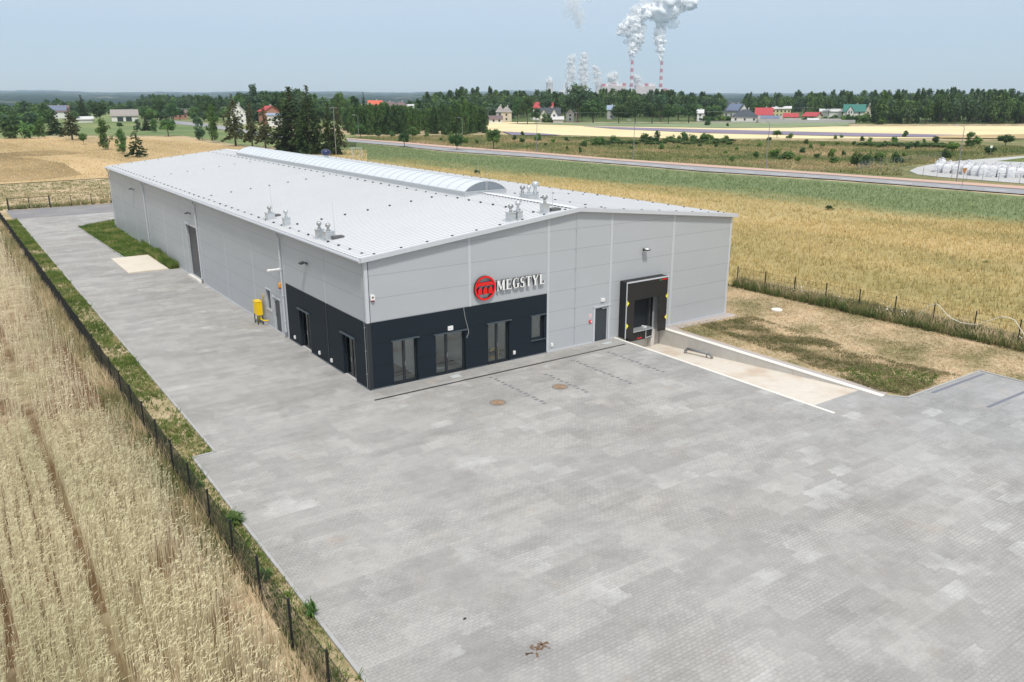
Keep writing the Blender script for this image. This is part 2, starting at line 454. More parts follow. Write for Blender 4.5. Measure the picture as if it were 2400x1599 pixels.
def wheat_mat():
    m = NT('ripe_wheat')
    t = m.attr(); n1 = m.noise(.25, 4, .6, None, (1, .3, 1, 0)); n2 = m.noise(.9, 2, .5)
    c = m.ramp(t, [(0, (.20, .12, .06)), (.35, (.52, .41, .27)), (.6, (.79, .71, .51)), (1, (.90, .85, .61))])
    c = m.mix(m.math('MULTIPLY', m.step(n1, .45, .65), .35), c, (.44, .44, .25))
    c = m.mix(m.math('MULTIPLY', m.step(n2, .62, .8), .25), c, (.50, .34, .22))
    m.fin(c, .75, 0, .25)
    tr = m.n('BsdfTranslucent'); m.l(c, tr.inputs[0])
    mx = m.n('MixShader'); mx.inputs[0].default_value = .3
    m.l(m.b.outputs[0], mx.inputs[1]); m.l(tr.outputs[0], mx.inputs[2]); m.l(mx.outputs[0], m.out.inputs[0])
    return m.mat
M['wheat'] = wheat_mat()
M['wheatsoil'] = ground_mat('wheat_soil', [(.3, (.12, .08, .045)), (.5, (.20, .135, .08)), (.7, (.30, .21, .13))], .3, 5)

# ================================================================ THE GROUND
mb = MB()
xs = [-15500, -900, 16.12, 20.32, 900, 16500]; ys = [-15500, -60, -14.02, 0.0, 900, 16500]
for i in range(5):
    for j in range(5):
        if (i, j) == (2, 2): continue
        mb.face([(xs[i], ys[j], -.02), (xs[i+1], ys[j], -.02), (xs[i+1], ys[j+1], -.02), (xs[i], ys[j+1], -.02)])
mb.build('ground', M['s_dry'], kind='structure')

def sheet(name, pts, mat, z, px=False, kind='structure'):
    if px: pts = [tuple(at(*p)[:2]) for p in pts]
    m_ = MB(); a = sum(p[0]*q[1]-q[0]*p[1] for p, q in zip(pts, pts[1:]+pts[:1]))
    if a < 0: pts = pts[::-1]
    m_.face([(p[0], p[1], z) for p in pts])
    return m_.build(name, mat, kind=kind)

# paved yard, in rectangles that butt against each other
mb = MB()
for x0, x1, y0, y1 in ((-8.47, -4.1, 37.3, 45.2), (-8.47, 0, -3.15, 37.3), (0, 16.15, -3.15, 0.15),
                       (-9.37, 16.15, -14.02, -3.15), (-9.37, 20.0, -15.2, -14.02),
                       (-9.37, 27.9, -60, -16.05)):
    mb.face([(x0, y0, .004), (x1, y0, .004), (x1, y1, .004), (x0, y1, .004)])
mb.face([(-9.37, -16.05, .004), (20.9, -16.05, .004), (20.3, -15.2, .004), (-9.37, -15.2, .004)])
mb.face([(-8.47, 45.2, .004), (-3.05, 45.2, .004), (-3.65, 68, .004), (-8.47, 68, .004)])
mb.face([(-8.47, 68, .004), (-3.65, 68, .004), (.6, 72.2, .004), (34, 72.2, .004), (34, 79.9, .004), (-8.9, 79.6, .004)])
mb.build('paving', M['paver'], kind='structure')
mb = MB()
def kerbline(pts, wd=.08, h=.05, z=0.0):
    for p, q in zip(pts[:-1], pts[1:]): mb.bar((*p, z+h/2-.02), (*q, z+h/2-.02), wd, h+.04)
kerbline([(-8.51, 79.5), (-8.51, -3.11), (-9.41, -3.15), (-9.41, -60)], .1)
kerbline([(-3.01, 45.2), (-3.61, 68), (.6, 72.2)], .1, .07)
kerbline([(20.36, -15.22), (20.95, -16.0), (27.95, -16.0), (27.95, -60)], .1)
mb.build('kerb', M['kerb'], kind='structure')
sheet('asphalt_strip', [(-9.0, 79.65), (34, 79.9), (34, 89.4), (-9.0, 89.0)], M['asphalt'], .012)
mb = MB(); mb.bx(-4.12, -.95, 37.35, 45.15, -.1, .09)
tag(mb.build('concrete_slab', M['slab']), 'square pale concrete slab set between paving and grass by the long wall', 'slab')
mb = MB(); mb.bx(20.34, 20.78, -15.1, -.9, -.015, .012); mb.bx(20.34, 26.5, -.85, -.06, -.015, .014)
mb.build('gravel_strip', M['gravel'], kind='structure')
# dark paver strips in the yard
mb = MB()
mb.bx(22.6, 27.7, -16.42, -16.24, -.01, .009); mb.bx(22.8, 27.9, -18.97, -18.8, -.01, .009)
mb.build('parking_line', plain('dark_pavers', (.17, .18, .215), .8), kind='structure')
mb = MB()
for x, y0, y1 in ((6.05, -6.7, -1.75), (8.70, -6.55, -3.0), (11.37, -6.6, -1.95), (14.0, -6.55, -1.95)):
    y = y1; k = 0
    while y > y0:
        mb.bx(x-.13+(k % 2)*.08, x+.07+(k % 2)*.08, y-.17, y, -.01, .009); y -= .33; k += 1
mb.build('bay_marking', plain('dark_marking_pavers', (.19, .19, .20), .8), kind='structure')
mb = MB(); mb.bx(-.45, 15.85, -1.45, -1.32, -.05, .010)
tag(mb.build('drain_channel', M['blackm']), 'long thin black drain channel running parallel to the front wall', 'drain')

# ramp down to the dock
mb = MB()
mb.face([(16.3, -14.02, 0), (20.0, -14.02, 0), (20.0, .3, -1.04), (16.3, .3, -1.04)])
mb.build('ramp', M['ramp'], kind='structure')
mb = MB(); mb.bx(16.14, 16.31, -15.2, 0.0, -1.2, .03)
tag(mb.build('ramp_kerb', M['kerbl']), 'long low pale concrete kerb on the yard side of the ramp', 'kerb')
mb = MB()
ys_ = [-15.2, -12.6, -10.1, -7.6, -5.1, -2.6, -.06]
for a, b in zip(ys_[:-1], ys_[1:]): mb.bx(20.0, 20.28, a+.006, b-.006, -1.2, 0.0)
mb.bx(19.985, 20.32, -15.2, -.06, .002, .045, 1)
tag(mb.build('retaining_wall', [M['wallc'], M['kerbl']]), 'long grey concrete retaining wall between ramp and dry grass', 'wall')

# ---------------------------------------------------------------- distant country, as sheets lying on the ground
zf = iter(np.arange(.03, 1.0, .02))
sheet('meadow', [(-60, 332), (120, 318), (430, 318), (560, 340), (700, 350), (835, 345), (835, 318), (640, 300), (400, 283), (-60, 283)], M['s_mead'], .05, True)
sheet('far_meadow', [(-300, 283), (-300, 256), (1000, 256), (1000, 287), (835, 300), (700, 300), (400, 283)], M['s_mead'], .045, True)
sheet('woodland_floor', [(1000, 256), (2900, 256), (2900, 289), (2010, 291), (1640, 286), (1143, 286), (1000, 287)], M['s_wood'], .045, True)
sheet('stubble_field', [(-400, 328), (0, 325), (110, 321), (230, 338), (330, 322), (420, 321), (520, 340), (620, 350), (860, 352), (860, 400), (255, 418), (0, 433), (-400, 470)], M['s_gold'], .08, True)
sheet('dark_stubble', [(-200, 366), (0, 368), (80, 372), (150, 384), (192, 411), (120, 420), (0, 428), (-200, 436)], M['s_brown'], .11, True)
sheet('weed_strip', [(-200, 362), (0, 360), (60, 356), (130, 353), (200, 360), (120, 365), (0, 370), (-200, 374)], M['s_brown'], .13, True)
sheet('crop_field', [(34.9, -60), (33.3, 5.6), (30, 60), (27, 89), (33, 150), (60, 190), *[tuple(at(*p)[:2]) for p in ((812, 333), (946, 346), (1050, 357.5), (1254, 372), (1458, 389), (1650, 405), (1950, 425), (2180, 443), (2400, 461), (2700, 488))], (115, -60)], M['s_crop'], .05)
sheet('heath', [(812, 327), (1050, 345), (1254, 359), (1458, 376), (1650, 389), (1950, 410), (2400, 441), (2700, 464), (2700, 318), (2290, 330), (1900, 330), (1700, 332), (1560, 328), (1400, 322), (1250, 318), (1177, 316), (1140, 316), (800, 320)], M['s_heath'], .04, True)
sheet('pale_field', [(1143, 287), (1230, 287), (1700, 296), (2000, 297), (2700, 296), (2700, 317), (2290, 325), (2000, 326), (1760, 326), (1600, 326), (1300, 317), (1177, 309), (1143, 306)], M['s_pale'], .12, True)
sheet('green_strip_field', [(1190, 290.5), (1290, 293), (1400, 296.5), (1700, 301), (1850, 300), (1990, 296), (1990, 289), (1700, 289), (1500, 288)], M['greenstrip'], .25, True)
sheet('lavender_field', [(1363, 297), (1650, 304.5), (2000, 313), (2260, 318), (2330, 319), (2290, 324), (2000, 321), (1650, 313), (1450, 304)], M['purple'], .25, True)
sheet('lavender_patch', [(1177, 309.5), (1270, 314), (1320, 318.5), (1200, 318)], M['purple'], .25, True)
sheet('yellow_field', [(2190, 320), (2400, 316), (2700, 314), (2700, 327), (2400, 327), (2200, 325)], M['s_gold'], .3, True)
E_NEAR = [(812, 332.5), (946, 344.4), (1050, 355.9), (1254, 370), (1458, 386.5), (1650, 403), (1950, 422), (2180, 440), (2400, 457.5), (2700, 484)]
E_MID = [(812, 326.8), (946, 338), (1050, 347.5), (1254, 362), (1458, 379), (1650, 393), (1950, 413), (2180, 430), (2400, 446), (2700, 470)]
E_FAR = [(812, 325), (946, 334.5), (1050, 343.5), (1254, 358.5), (1458, 375), (1650, 388), (1950, 408.5), (2180, 424.5), (2400, 439.5), (2700, 462)]
def ribbon(name, A, B, mat, z):
    m_ = MB(); a = [at(*p) for p in A]; b = [at(*p) for p in B]
    for i in range(len(a)-1): m_.face([(a[i][0], a[i][1], z), (a[i+1][0], a[i+1][1], z), (b[i+1][0], b[i+1][1], z), (b[i][0], b[i][1], z)])
    return m_.build(name, mat, kind='structure')
E_KERB = [(a[0], b[1]+(a[1]-b[1])*.08) for a, b in zip(E_NEAR, E_MID)]
ribbon('road', E_NEAR, E_KERB, M['roada'], .14)
ribbon('footpath', E_MID, E_FAR, M['pink'], .20)
ribbon('road_kerb', E_KERB, E_MID, M['asphalt'], .17)
mb = MB()
L_ = [at(a[0], a[1]*.62+b[1]*.38) for a, b in zip(E_NEAR, E_MID)]
for a, b in zip(L_[2:-1], L_[3:]):
    a, b = Vector(a), Vector(b); n_ = int((b-a).length/6)
    for i in range(n_):
        p, q = a+(b-a)*((i+.2)/n_), a+(b-a)*((i+.65)/n_); mb.bar((p.x, p.y, .15), (q.x, q.y, .15), .22, .02)
mb.build('road_marking', M['white'], kind='structure')
sheet('back_road', [(400, 283), (480, 290), (560, 302), (640, 317), (700, 325), (700, 332), (620, 322), (540, 308), (470, 297), (405, 291)], M['roada'], .18, True)
sheet('storage_yard', [(2131, 402), (2150, 393), (2190, 385), (2230, 380), (2300, 374), (2400, 367), (2700, 350), (2700, 455), (2400, 432), (2300, 424), (2200, 416), (2150, 410)], M['yardc'], .10, True)
sheet('yard_lawn', [(2335, 379), (2400, 371), (2700, 355), (2700, 372), (2400, 381)], M['s_verge'], .13, True)

# far wooded country that rises to the horizon
def hills():
    ths = np.linspace(R(-80), R(150), 620); rs = np.array([820, 950, 1100, 1300, 1600, 2000, 2500, 3100, 3800, 4600, 5600, 6800, 8200, 9800, 11500, 13200, 15000])
    T, Q = np.meshgrid(ths, rs, indexing='ij')
    X = CAM[0]+Q*np.sin(T); Y = CAM[1]+Q*np.cos(T)
    h = np.clip((Q-900)/13000, 0, 1)**1.25
    top = 76+16*np.cos((T-R(8))*1.6)
    und = 1+.10*np.sin(T*23)+.06*np.sin(T*61+1)+.05*np.sin(Q/400+T*9)
    far = np.where(T > R(40), .62, 1.0)
    Z = h*top*und*far + rng.normal(0, 1.0, T.shape)*(1+Q/5000)*(Q > 900) - 6*(Q < 860)
    Z[:, -1] = -60
    n, k = T.shape; V = np.stack([X.ravel(), Y.ravel(), Z.ravel()], 1)
    i, j = np.meshgrid(np.arange(n-1), np.arange(k-1), indexing='ij'); a = (i*k+j).ravel()
    F = np.stack([a, a+1, a+k+1, a+k], 1)
    m = NT('wooded_hills'); n1 = m.noise(.004, 5, .65, None, (1, 1, 1)); n2 = m.noise(.03, 4, .7)
    c = m.mix(n2, (.014, .034, .034), (.035, .065, .058))
    c = m.mix(m.step(n1, .59, .64), c, (.40, .36, .27))
    m.fin(c, .95, 0, .1)
    np_obj('hills', np_mesh('hills', V, F, m.mat), kind='structure')
hills()

# ================================================================ THE HALL
L_, D_, HE, HA = 26.18, 65.4, 6.52, 7.93
KR = (8.077-6.702)/13.09
def rz_(x): return 6.702+KR*(x if x <= 13.09 else 26.18-x)
hall = thing('warehouse', 'long light grey panel warehouse with white ribbed roof and dark cladding round its front corner', 'warehouse')

def wall(name, mat, u0, u1, z0, z1, opens, axis, face, inner, parent=hall, label=None):
    """flat wall with openings; axis 'x' = front wall (plane y=face), 'y' = side wall (plane x=face)"""
    us = sorted({u0, u1, *[a for o in opens for a in o[:2]]}); zs = sorted({z0, z1, *[a for o in opens for a in o[2:4]]})
    m_ = MB()
    def P(u, d, z): return (u, d, z) if axis == 'x' else (d, u, z)
    def q(pts):
        m_.face(pts if axis == 'x' else pts[::-1])
    for a, b in zip(us[:-1], us[1:]):
        for c, d in zip(zs[:-1], zs[1:]):
            if any(o[0] <= a and b <= o[1] and o[2] <= c and d <= o[3] for o in opens): continue
            q([P(a, face, c), P(b, face, c), P(b, face, d), P(a, face, d)])
            q([P(a, inner, d), P(b, inner, d), P(b, inner, c), P(a, inner, c)])
    for a, b, c, d in opens:
        q([P(a, face, c), P(a, face, d), P(a, inner, d), P(a, inner, c)])
        q([P(b, face, d), P(b, face, c), P(b, inner, c), P(b, inner, d)])
        q([P(a, face, d), P(b, face, d), P(b, inner, d), P(a, inner, d)])
        if c > z0+.01: q([P(a, face, c), P(a, inner, c), P(b, inner, c), P(b, face, c)])
    for a in (u0, u1): m_.face([P(a, face, z0), P(a, inner, z0), P(a, inner, z1), P(a, face, z1)])
    o = m_.build(name, mat, parent)
    if label: o['label'] = label
    return o
FD = [(1.34, 2.72, .03, 2.30), (3.80, 5.62, .03, 2.22), (7.06, 8.46, .03, 2.30), (9.98, 10.86, .90, 2.28)]
wall('dark_cladding', M['dpanel'], 0.0, 11.07, 0.0, 3.47, FD, 'x', 0.0, .26, label='dark front cladding')
wall('dark_cladding', M['dpanel'], .262, 11.2, 0.0, 3.47, [(1.62, 3.16, .0, 2.28), (7.72, 9.28, .0, 2.28)], 'y', 0.0, .26, label='dark side cladding')
wall('front_wall', M['panel'], 11.072, 26.18, 0.0, 3.47, [(14.62, 15.66, .0, 2.1), (17.0, 19.35, .0, 3.0)], 'x', 0.0, .2)
mb = MB(); mb.face([(0, 0, 3.472), (26.18, 0, 3.472), (26.18, 0, HE), (13.09, 0, HA), (0, 0, HE)])
mb.build('gable_wall', M['panel'], hall)
wall('side_wall', M['panel'], 11.202, D_, 0.0, HE+.1, [(12.46, 13.58, .02, 2.12), (14.12, 14.9, 1.2, 2.42), (30.15, 33.6, .15, 4.28)], 'y', 0.0, .2)
wall('side_wall', M['panel'], 0.0, 11.2, 3.472, HE+.1, [], 'y', 0.0, .2)
mb = MB()
mb.face([(26.184, -.001, 0), (26.184, D_, 0), (26.184, D_, HE+.1), (26.184, -.001, HE+.1)])
mb.face([(26.18, D_, 0), (0, D_, 0), (0, D_, HE), (13.09, D_, HA), (26.18, D_, HE)])
mb.build('rear_wall', M['panel'], hall)
mb = MB(); mb.bx(.3, 26.1, .3, 65.3, -.02, .012); mb.build('hall_floor', M['yardc'], hall)

# roof: trapezoidal sheet, ribs run down the slope
def roof():
    V = []; F = []; P = .333
    y0, y1 = -.2, 65.62; n = int((y1-y0)/P)+1
    prof = []
    for i in range(n):
        y = y0+i*P
        prof += [(y, 0), (y+.268, 0), (y+.272, .045), (y+.322, .045)]
    prof.append((y0+n*P, 0))
    for sgn in (0, 1):
        k = len(V); xa, xb = (-.2, 13.06) if sgn == 0 else (13.12, 26.38)
        for y, h in prof:
            V += [(xa, y, rz_(xa)+h), (xb, y, rz_(xb)+h)]
        for i in range(len(prof)-1):
            F.append((k+2*i, k+2*i+1, k+2*i+3, k+2*i+2))
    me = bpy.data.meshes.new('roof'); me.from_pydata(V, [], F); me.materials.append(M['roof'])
    o = bpy.data.objects.new('roof', me); C.objects.link(o); o.parent = hall
    return o
roof()
mb = MB()                                     # solid core under the sheet, ridge cap
for s in (0, 1):
    xa, xb = (-.18, 13.09) if s == 0 else (26.36, 13.09)
    mb.hexa([(min(xa, xb), -.19, rz_(min(xa, xb))-.16), (max(xa, xb), -.19, rz_(max(xa, xb))-.16), (max(xa, xb), 65.6, rz_(max(xa, xb))-.16), (min(xa, xb), 65.6, rz_(min(xa, xb))-.16),
             (min(xa, xb), -.19, rz_(min(xa, xb))-.01), (max(xa, xb), -.19, rz_(max(xa, xb))-.01), (max(xa, xb), 65.6, rz_(max(xa, xb))-.01), (min(xa, xb), 65.6, rz_(min(xa, xb))-.01)])
mb.build('roof_core', M['trimgrey'], hall)
for ya, yb in ((-.2, 9.28), (56.6, 65.6)):
    mb = MB()
    for s in (-1, 1):
        x0, x1 = 13.09, 13.09+s*.26
        mb.face([(x0, ya, 8.14), (x1, ya, rz_(x1)+.055), (x1, yb, rz_(x1)+.055), (x0, yb, 8.14)][::s])
        y = ya
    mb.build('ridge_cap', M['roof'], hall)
mb = MB()                                     # dark foam gaps under the near cap
mb.bx(12.80, 12.83, 0.02, 9.2, rz_(12.8)+.002, rz_(12.8)+.05)
mb.build('ridge_seal', M['black'], hall)
# verge trims along the gables and gutter along the eave
for yv in (-.26, 65.62):
    mb = MB()
    for s in (0, 1):
        xa, xb = (-.24, 13.09) if s == 0 else (13.09, 26.42)
        mb.hexa([(xa, yv, rz_(xa)-.15), (xb, yv, rz_(xb)-.15), (xb, yv+.055, rz_(xb)-.15), (xa, yv+.055, rz_(xa)-.15),
                 (xa, yv, rz_(xa)+.075), (xb, yv, rz_(xb)+.075), (xb, yv+.18, rz_(xb)+.075), (xa, yv+.18, rz_(xa)+.075)])
    mb.build('verge_trim', M['trimgrey'], hall)
for sx in (-1, 1):
    mb = MB(); x = -.29 if sx < 0 else 26.47
    mb.cyl((x, -.2, 6.60), (x, 65.6, 6.60), .085, .085, 12)
    mb.build('gutter', M['gutter'], hall)
# corner posts, joint strips, base flashing
mb = MB()
mb.bx(-.018, .16, -.02, -.002, 3.47, HE+.02); mb.bx(-.02, -.002, 0.0, .14, 3.47, HE)
mb.build('corner_trim', M['trimgrey'], hall)
mb = MB(); mb.bx(-.018, .18, -.02, -.002, 0, 3.468); mb.bx(-.02, -.002, 0, .14, 0, 3.468)
mb.build('dark_corner_trim', M['darkframe'], hall)
mb = MB(); mb.bx(26.02, 26.2, -.02, -.003, 0, HE); mb.bx(26.186, 26.2, -.003, .14, 0, HE); mb.build('corner_trim', M['trimgrey'], hall)
M['strip'] = plain('joint_strip', (.50, .52, .54), .4)
for x, wd, z0 in ((5.94, .15, 3.47), (11.11, .15, 0.0), (13.07, .035, 0), (15.74, .16, 0), (20.85, .2, 0)):
    mb = MB(); mb.bx(x-wd/2, x+wd/2, -.014, -.001, z0, rz_(x)-.16); mb.build('joint_strip', M['strip'], hall)
for i, y in enumerate((5.09, 11.33, 17.2, 23.25, 29.75, 35.25, 41.3, 47.9, 53.8, 59.9, 65.2)):
    mb = MB(); wd = .16 if y in (11.33, 29.75, 47.9, 65.2) else .06
    mb.bx(-.014, -.001, y-wd/2, y+wd/2, 3.47 if y < 11.3 else 0, HE); mb.build('joint_strip', M['strip'], hall)
mb = MB(); mb.bx(-.02, -.001, 5.06, 5.12, 0, 3.46); mb.build('joint_strip', M['darkframe'], hall)
fl = plain('dark_flashing', (.09, .11, .13), .35)
for bxs, mt in (((( 11.08, 14.45, -.035, -.001, 0.0, .07), (15.85, 16.1, -.035, -.001, 0, .07), (20.4, 26.2, -.04, -.001, -.01, .10), (-.035, -.001, 11.4, 30.0, 0, .06), (-.035, -.001, 33.7, 65.3, 0, .06)), M['gutter']),
                (((0.02, 1.3, -.04, -.001, 0, .05), (2.76, 3.76, -.04, -.001, 0, .05), (5.66, 7.02, -.04, -.001, 0, .05), (8.5, 11.05, -.04, -.001, 0, .05),
                  (-.04, -.001, .02, 1.55, 0, .05), (-.04, -.001, 3.2, 7.66, 0, .05), (-.04, -.001, 9.32, 11.15, 0, .05)), fl)):
    for b_ in bxs:
        mb = MB(); mb.bx(*b_); mb.build('base_flashing', mt, hall)

def glazed(name, a, b, z0, z1, axis, mull=None, sill=False, pane_frac=.48):
    """frame, panes and hood of a glazed door or window"""
    def P(u, d, z): return (u, d, z) if axis == 'x' else (d, u, z)
    def box(m_, u0, u1, d0, d1, zz0, zz1):
        if axis == 'x': m_.bx(u0, u1, d0, d1, zz0, zz1)
        else: m_.bx(d0, d1, u0, u1, zz0, zz1)
    f = MB(); t = .07; d0, d1 = .17, .24
    box(f, a, a+t, d0, d1, z0, z1); box(f, b-t, b, d0, d1, z0, z1)
    box(f, a+t, b-t, d0, d1, z1-t, z1); box(f, a+t, b-t, d0, d1, z0, z0+t+.02)
    if mull is not None:
        c = a+(b-a)*mull; box(f, c-.075, c+.075, d0-.005, d1, z0+t+.02, z1-t)
    o = f.build(name, M['darkframe'], hall)
    spans = [(a+t, b-t)] if mull is None else [(a+t, c-.075), (c+.075, b-t)]
    for u, v in spans:
        g = MB(); box(g, u, v, .20, .206, z0+t+.02, z1-t); g.build('glass_pane', M['glass'], o)
    if name == 'glass_door':
        h = MB(); box(h, a-.0, b+.0, .002, .168, -.01, .022); h.build('threshold', M['kerb'], o)
    if name == 'glass_door' and mull is not None:
        h = MB(); box(h, c+.02, c+.05, .12, .16, z0+.85, z0+1.1); h.build('handle', M['steel'], o)
    h = MB(); box(h, a-.1, b+.1, -.11, -.002, z1+.02, z1+.075); h.build('door_hood' if not sill else 'window_hood', plain('hood_metal', (.06, .08, .095), .35), hall)
    if sill:
        s_ = MB(); box(s_, a-.08, b+.08, -.09, .17, z0-.045, z0-.004); s_.build('window_sill', plain('sill_metal', (.06, .08, .095), .35), hall)
    return o
glazed('glass_door', 1.34, 2.72, .03, 2.30, 'x', .5)
glazed('glass_door', 3.80, 5.62, .03, 2.22, 'x', .40)
glazed('glass_door', 7.06, 8.46, .03, 2.30, 'x', .47)
glazed('window', 9.98, 10.86, .90, 2.28, 'x', None, True)
glazed('glass_door', 1.62, 3.16, .0, 2.28, 'y', .5)
glazed('glass_door', 7.72, 9.28, .0, 2.28, 'y', .5)
# rooms behind the glass
mb = MB()
mb.bx(.28, 11.0, 5.6, 5.7, 0, 3.0); mb.bx(.27, 11.0, .28, 5.6, 2.95, 3.05)
for x in (2.95, 5.85, 8.75): mb.bx(x, x+.1, .75, 5.6, .02, 2.95)
mb.bx(10.95, 11.05, .3, 5.6, .0, 2.95)
mb.bx(4.0, 4.1, 5.7, 11.0, 0, 3); mb.bx(.28, 4.0, 5.75, 11.0, 2.95, 3.05); mb.bx(.28, 4.0, 6.9, 7.0, .02, 2.95); mb.bx(.28, 4.0, 10.9, 11.0, .02, 2.95)
mb.build('office_partition', M['paleroom'], hall)
mb = MB(); mb.bx(.28, 10.9, 1.15, 5.55, .013, .03); mb.build('office_floor', M['aggfloor'], hall)
mb = MB(); mb.bx(.28, 10.9, .27, 1.14, .013, .026); mb.build('office_floor', concrete('screed', (.42, .44, .42), (.5, .52, .5)), hall)
mb = MB(); mb.bx(.28, 10.9, 1.1, 1.2, .03, .045); mb.build('floor_trim', M['black'], hall)
for x in (2.0, 4.9):
    mb = MB(); mb.bx(x, x+.75, 5.5, 5.59, 1.4, 1.55); mb.build('wall_duct', plain('ochre_board', (.5, .36, .2), .7), hall)

mb = MB(); mb.tube([(8.15, .75, .05), (8.2, .75, .45), (7.95, .8, .62), (7.75, .85, .45)], .05, 8); mb.bx(7.7, 8.25, .7, .95, .03, .12)
tag(mb.build('trolley', M['yellow']), 'small yellow trolley standing behind the rightmost glass door', 'trolley')

# grey steel doors
def steel_door(a, b, z0, z1, axis, sub=True):
    def box(m_, u0, u1, d0, d1, zz0, zz1):
        (m_.bx(u0, u1, d0, d1, zz0, zz1) if axis == 'x' else m_.bx(d0, d1, u0, u1, zz0, zz1))
    d = MB(); box(d, a+.06, b-.06, .07, .12, z0, z1-.06); o = d.build('steel_door', M['doorgrey'], hall)
    f = MB(); box(f, a, a+.06, .03, .15, z0, z1); box(f, b-.06, b, .03, .15, z0, z1); box(f, a+.06, b-.06, .03, .15, z1-.06, z1)
    f.build('door_frame', M['strip'], o)
    t = MB(); box(t, a-.12, a-.0, -.02, -.002, z0, z1+.1); box(t, b, b+.12, -.02, -.002, z0, z1+.1); box(t, a-.18, b+.2, -.05, -.0205, z1+.02, z1+.10)
    t.build('door_trim', M['trimgrey'], o)
    h = MB(); u = a+.14 if axis == 'x' else b-.14
    box(h, u-.06, u+.06, .03, .068, z0+1.0, z0+1.03); h.build('handle', M['black'], o)
    c = MB(); box(c, b-.45, b-.1, .01, .06, z1-.14, z1-.09); c.build('door_closer', M['galv'], o)
steel_door(14.62, 15.66, .0, 2.1, 'x')
steel_door(12.46, 13.58, .02, 2.12, 'y')
mb = MB(); mb.bx(.12, .16, 14.12, 14.9, 1.2, 2.42); o = mb.build('window', M['darkframe'], hall)
g = MB(); g.bx(.112, .118, 14.2, 14.82, 1.28, 2.34); g.build('glass_pane', M['farglass'], o)
t = MB(); t.bx(-.05, .1, 14.05, 14.97, 2.43, 2.49); t.bx(-.06, .11, 14.05, 14.97, 1.10, 1.185); t.bx(-.02, -.002, 14.04, 14.11, 1.19, 2.43); t.bx(-.02, -.002, 14.91, 14.98, 1.19, 2.43); t.build('window_trim', M['gutter'], o)
# sectional door in the long wall
mb = MB()
for k in range(7): mb.bx(.16, .2, 30.16, 33.59, .16+k*.589, .16+k*.589+.58)
o = mb.build('sectional_door', plain('dark_sectional_door', (.055, .058, .065), .45), hall)
t = MB(); t.bx(-.02, -.002, 33.6, 33.75, .1, 4.4); t.bx(-.02, -.002, 30.0, 30.15, .1, 4.4); t.bx(-.06, -.021, 29.95, 33.8, 4.29, 4.38); t.build('door_trim', M['trimgrey'], o)
t = MB(); t.bx(-.25, .15, 30.1, 33.7, .0, .14); t.build('threshold', M['kerbl'], o)

# downpipes
def downpipe(y):
    m_ = MB()
    m_.tube([(-.28, y-.1, 6.52), (-.24, y, 6.36), (-.10, y+.06, 6.15), (-.08, y+.06, .35)], .055, 8)
    for z in (1.0, 2.6, 4.2, 5.6): m_.bx(-.15, -.016, y-.02, y+.14, z, z+.04)
    o = m_.build('downpipe', M['gutter'], hall)
    b = MB(); b.cyl((-.08, y+.06, .02), (-.08, y+.06, .35), .075, .075, 10); b.build('pipe_foot', M['pole'], o)
for y in (11.5, 30.0, 48.2, 65.3): downpipe(y)
mb = MB(); mb.tube([(-.05, .22, 6.4), (-.05, .22, 3.5), (-.05, .2, .1)], .012, 6)
for z in (.8, 2.0, 3.2, 4.4, 5.6): mb.bx(-.07, -.001, .2, .24, z, z+.03)
o = mb.build('down_conductor', M['galv'], hall)
mb = MB(); mb.tube([(-.05, 11.75, 6.4), (-.05, 11.75, .1)], .012, 6)
for z in (.8, 2.0, 3.2, 4.4, 5.6): mb.bx(-.07, -.001, 11.73, 11.77, z, z+.03)
mb.build('down_conductor', M['galv'], hall)
mb = MB(); mb.tube([(-.0, -.03, 0)]*1, .01) if False else None
mb.tube([(13.07, -.05, 7.7), (13.07, -.05, .12)], .009, 6)
for z in (1.2, 2.34, 3.49, 4.65, 5.8, 6.9): mb.bx(13.04, 13.10, -.075, -.0145, z-.03, z+.03)
mb.build('down_conductor', M['galv'], hall)
mb = MB(); mb.tube([(5.52, -.03, 3.46), (5.60, -.05, 2.9), (5.71, -.09, 2.42), (5.76, -.12, 2.1), (5.63, -.1, 1.8)], .009, 5)
mb.build('loose_cable', plain('pale_cable', (.55, .56, .56), .5), hall)

# skylight
XA, XB, YA, YB = 11.48, 14.70, 9.3, 56.5
mb = MB(); n = 12
zc = rz_(XA)+.33
mb.bx(XA, XB, YA, YB, rz_(XA)-.05, zc)
sk = mb.build('skylight', M['galv'], hall)
mb = MB(); prof = []
for i in range(n+1):
    t = i/n; x = XA+.05+(XB-XA-.1)*t; prof.append((x, zc+.02+.56*(1-(2*t-1)**2)**.85 if 0 < t < 1 else zc+.02))
for (x0, a0), (x1, a1) in zip(prof[:-1], prof[1:]):
    mb.face([(x0, YA+.05, a0), (x1, YA+.05, a1), (x1, YB-.05, a1), (x0, YB-.05, a0)])
mb.build('skylight_vault', M['polyc'], sk, True)
k = 0; y = YA+.05
while y < YB:
    mb = MB()
    for (x0, a0), (x1, a1) in zip(prof[:-1], prof[1:]): mb.bar((x0, y, a0+.012), (x1, y, a1+.012), .045, .03)
    mb.build('skylight_rib', M['galv'], sk); y += 1.207
for y in (YA+.04, YB-.04):
    mb = MB(); mb.face([(x, y, z-.01) for x, z in ([(prof[0][0], zc-.02)]+prof+[(prof[-1][0], zc-.02)])]); mb.build('skylight_end', M['lunette'], sk)
mb = MB(); mb.bx(13.06, 13.12, YA-.01, YA+.03, zc, zc+.6); mb.bx(XA, XB, YA-.03, YA, zc-.04, zc+.03); mb.bx(XA-.04, XA, YA, YB, zc-.05, zc+.04)
mb.build('skylight_edge', M['galv'], sk)

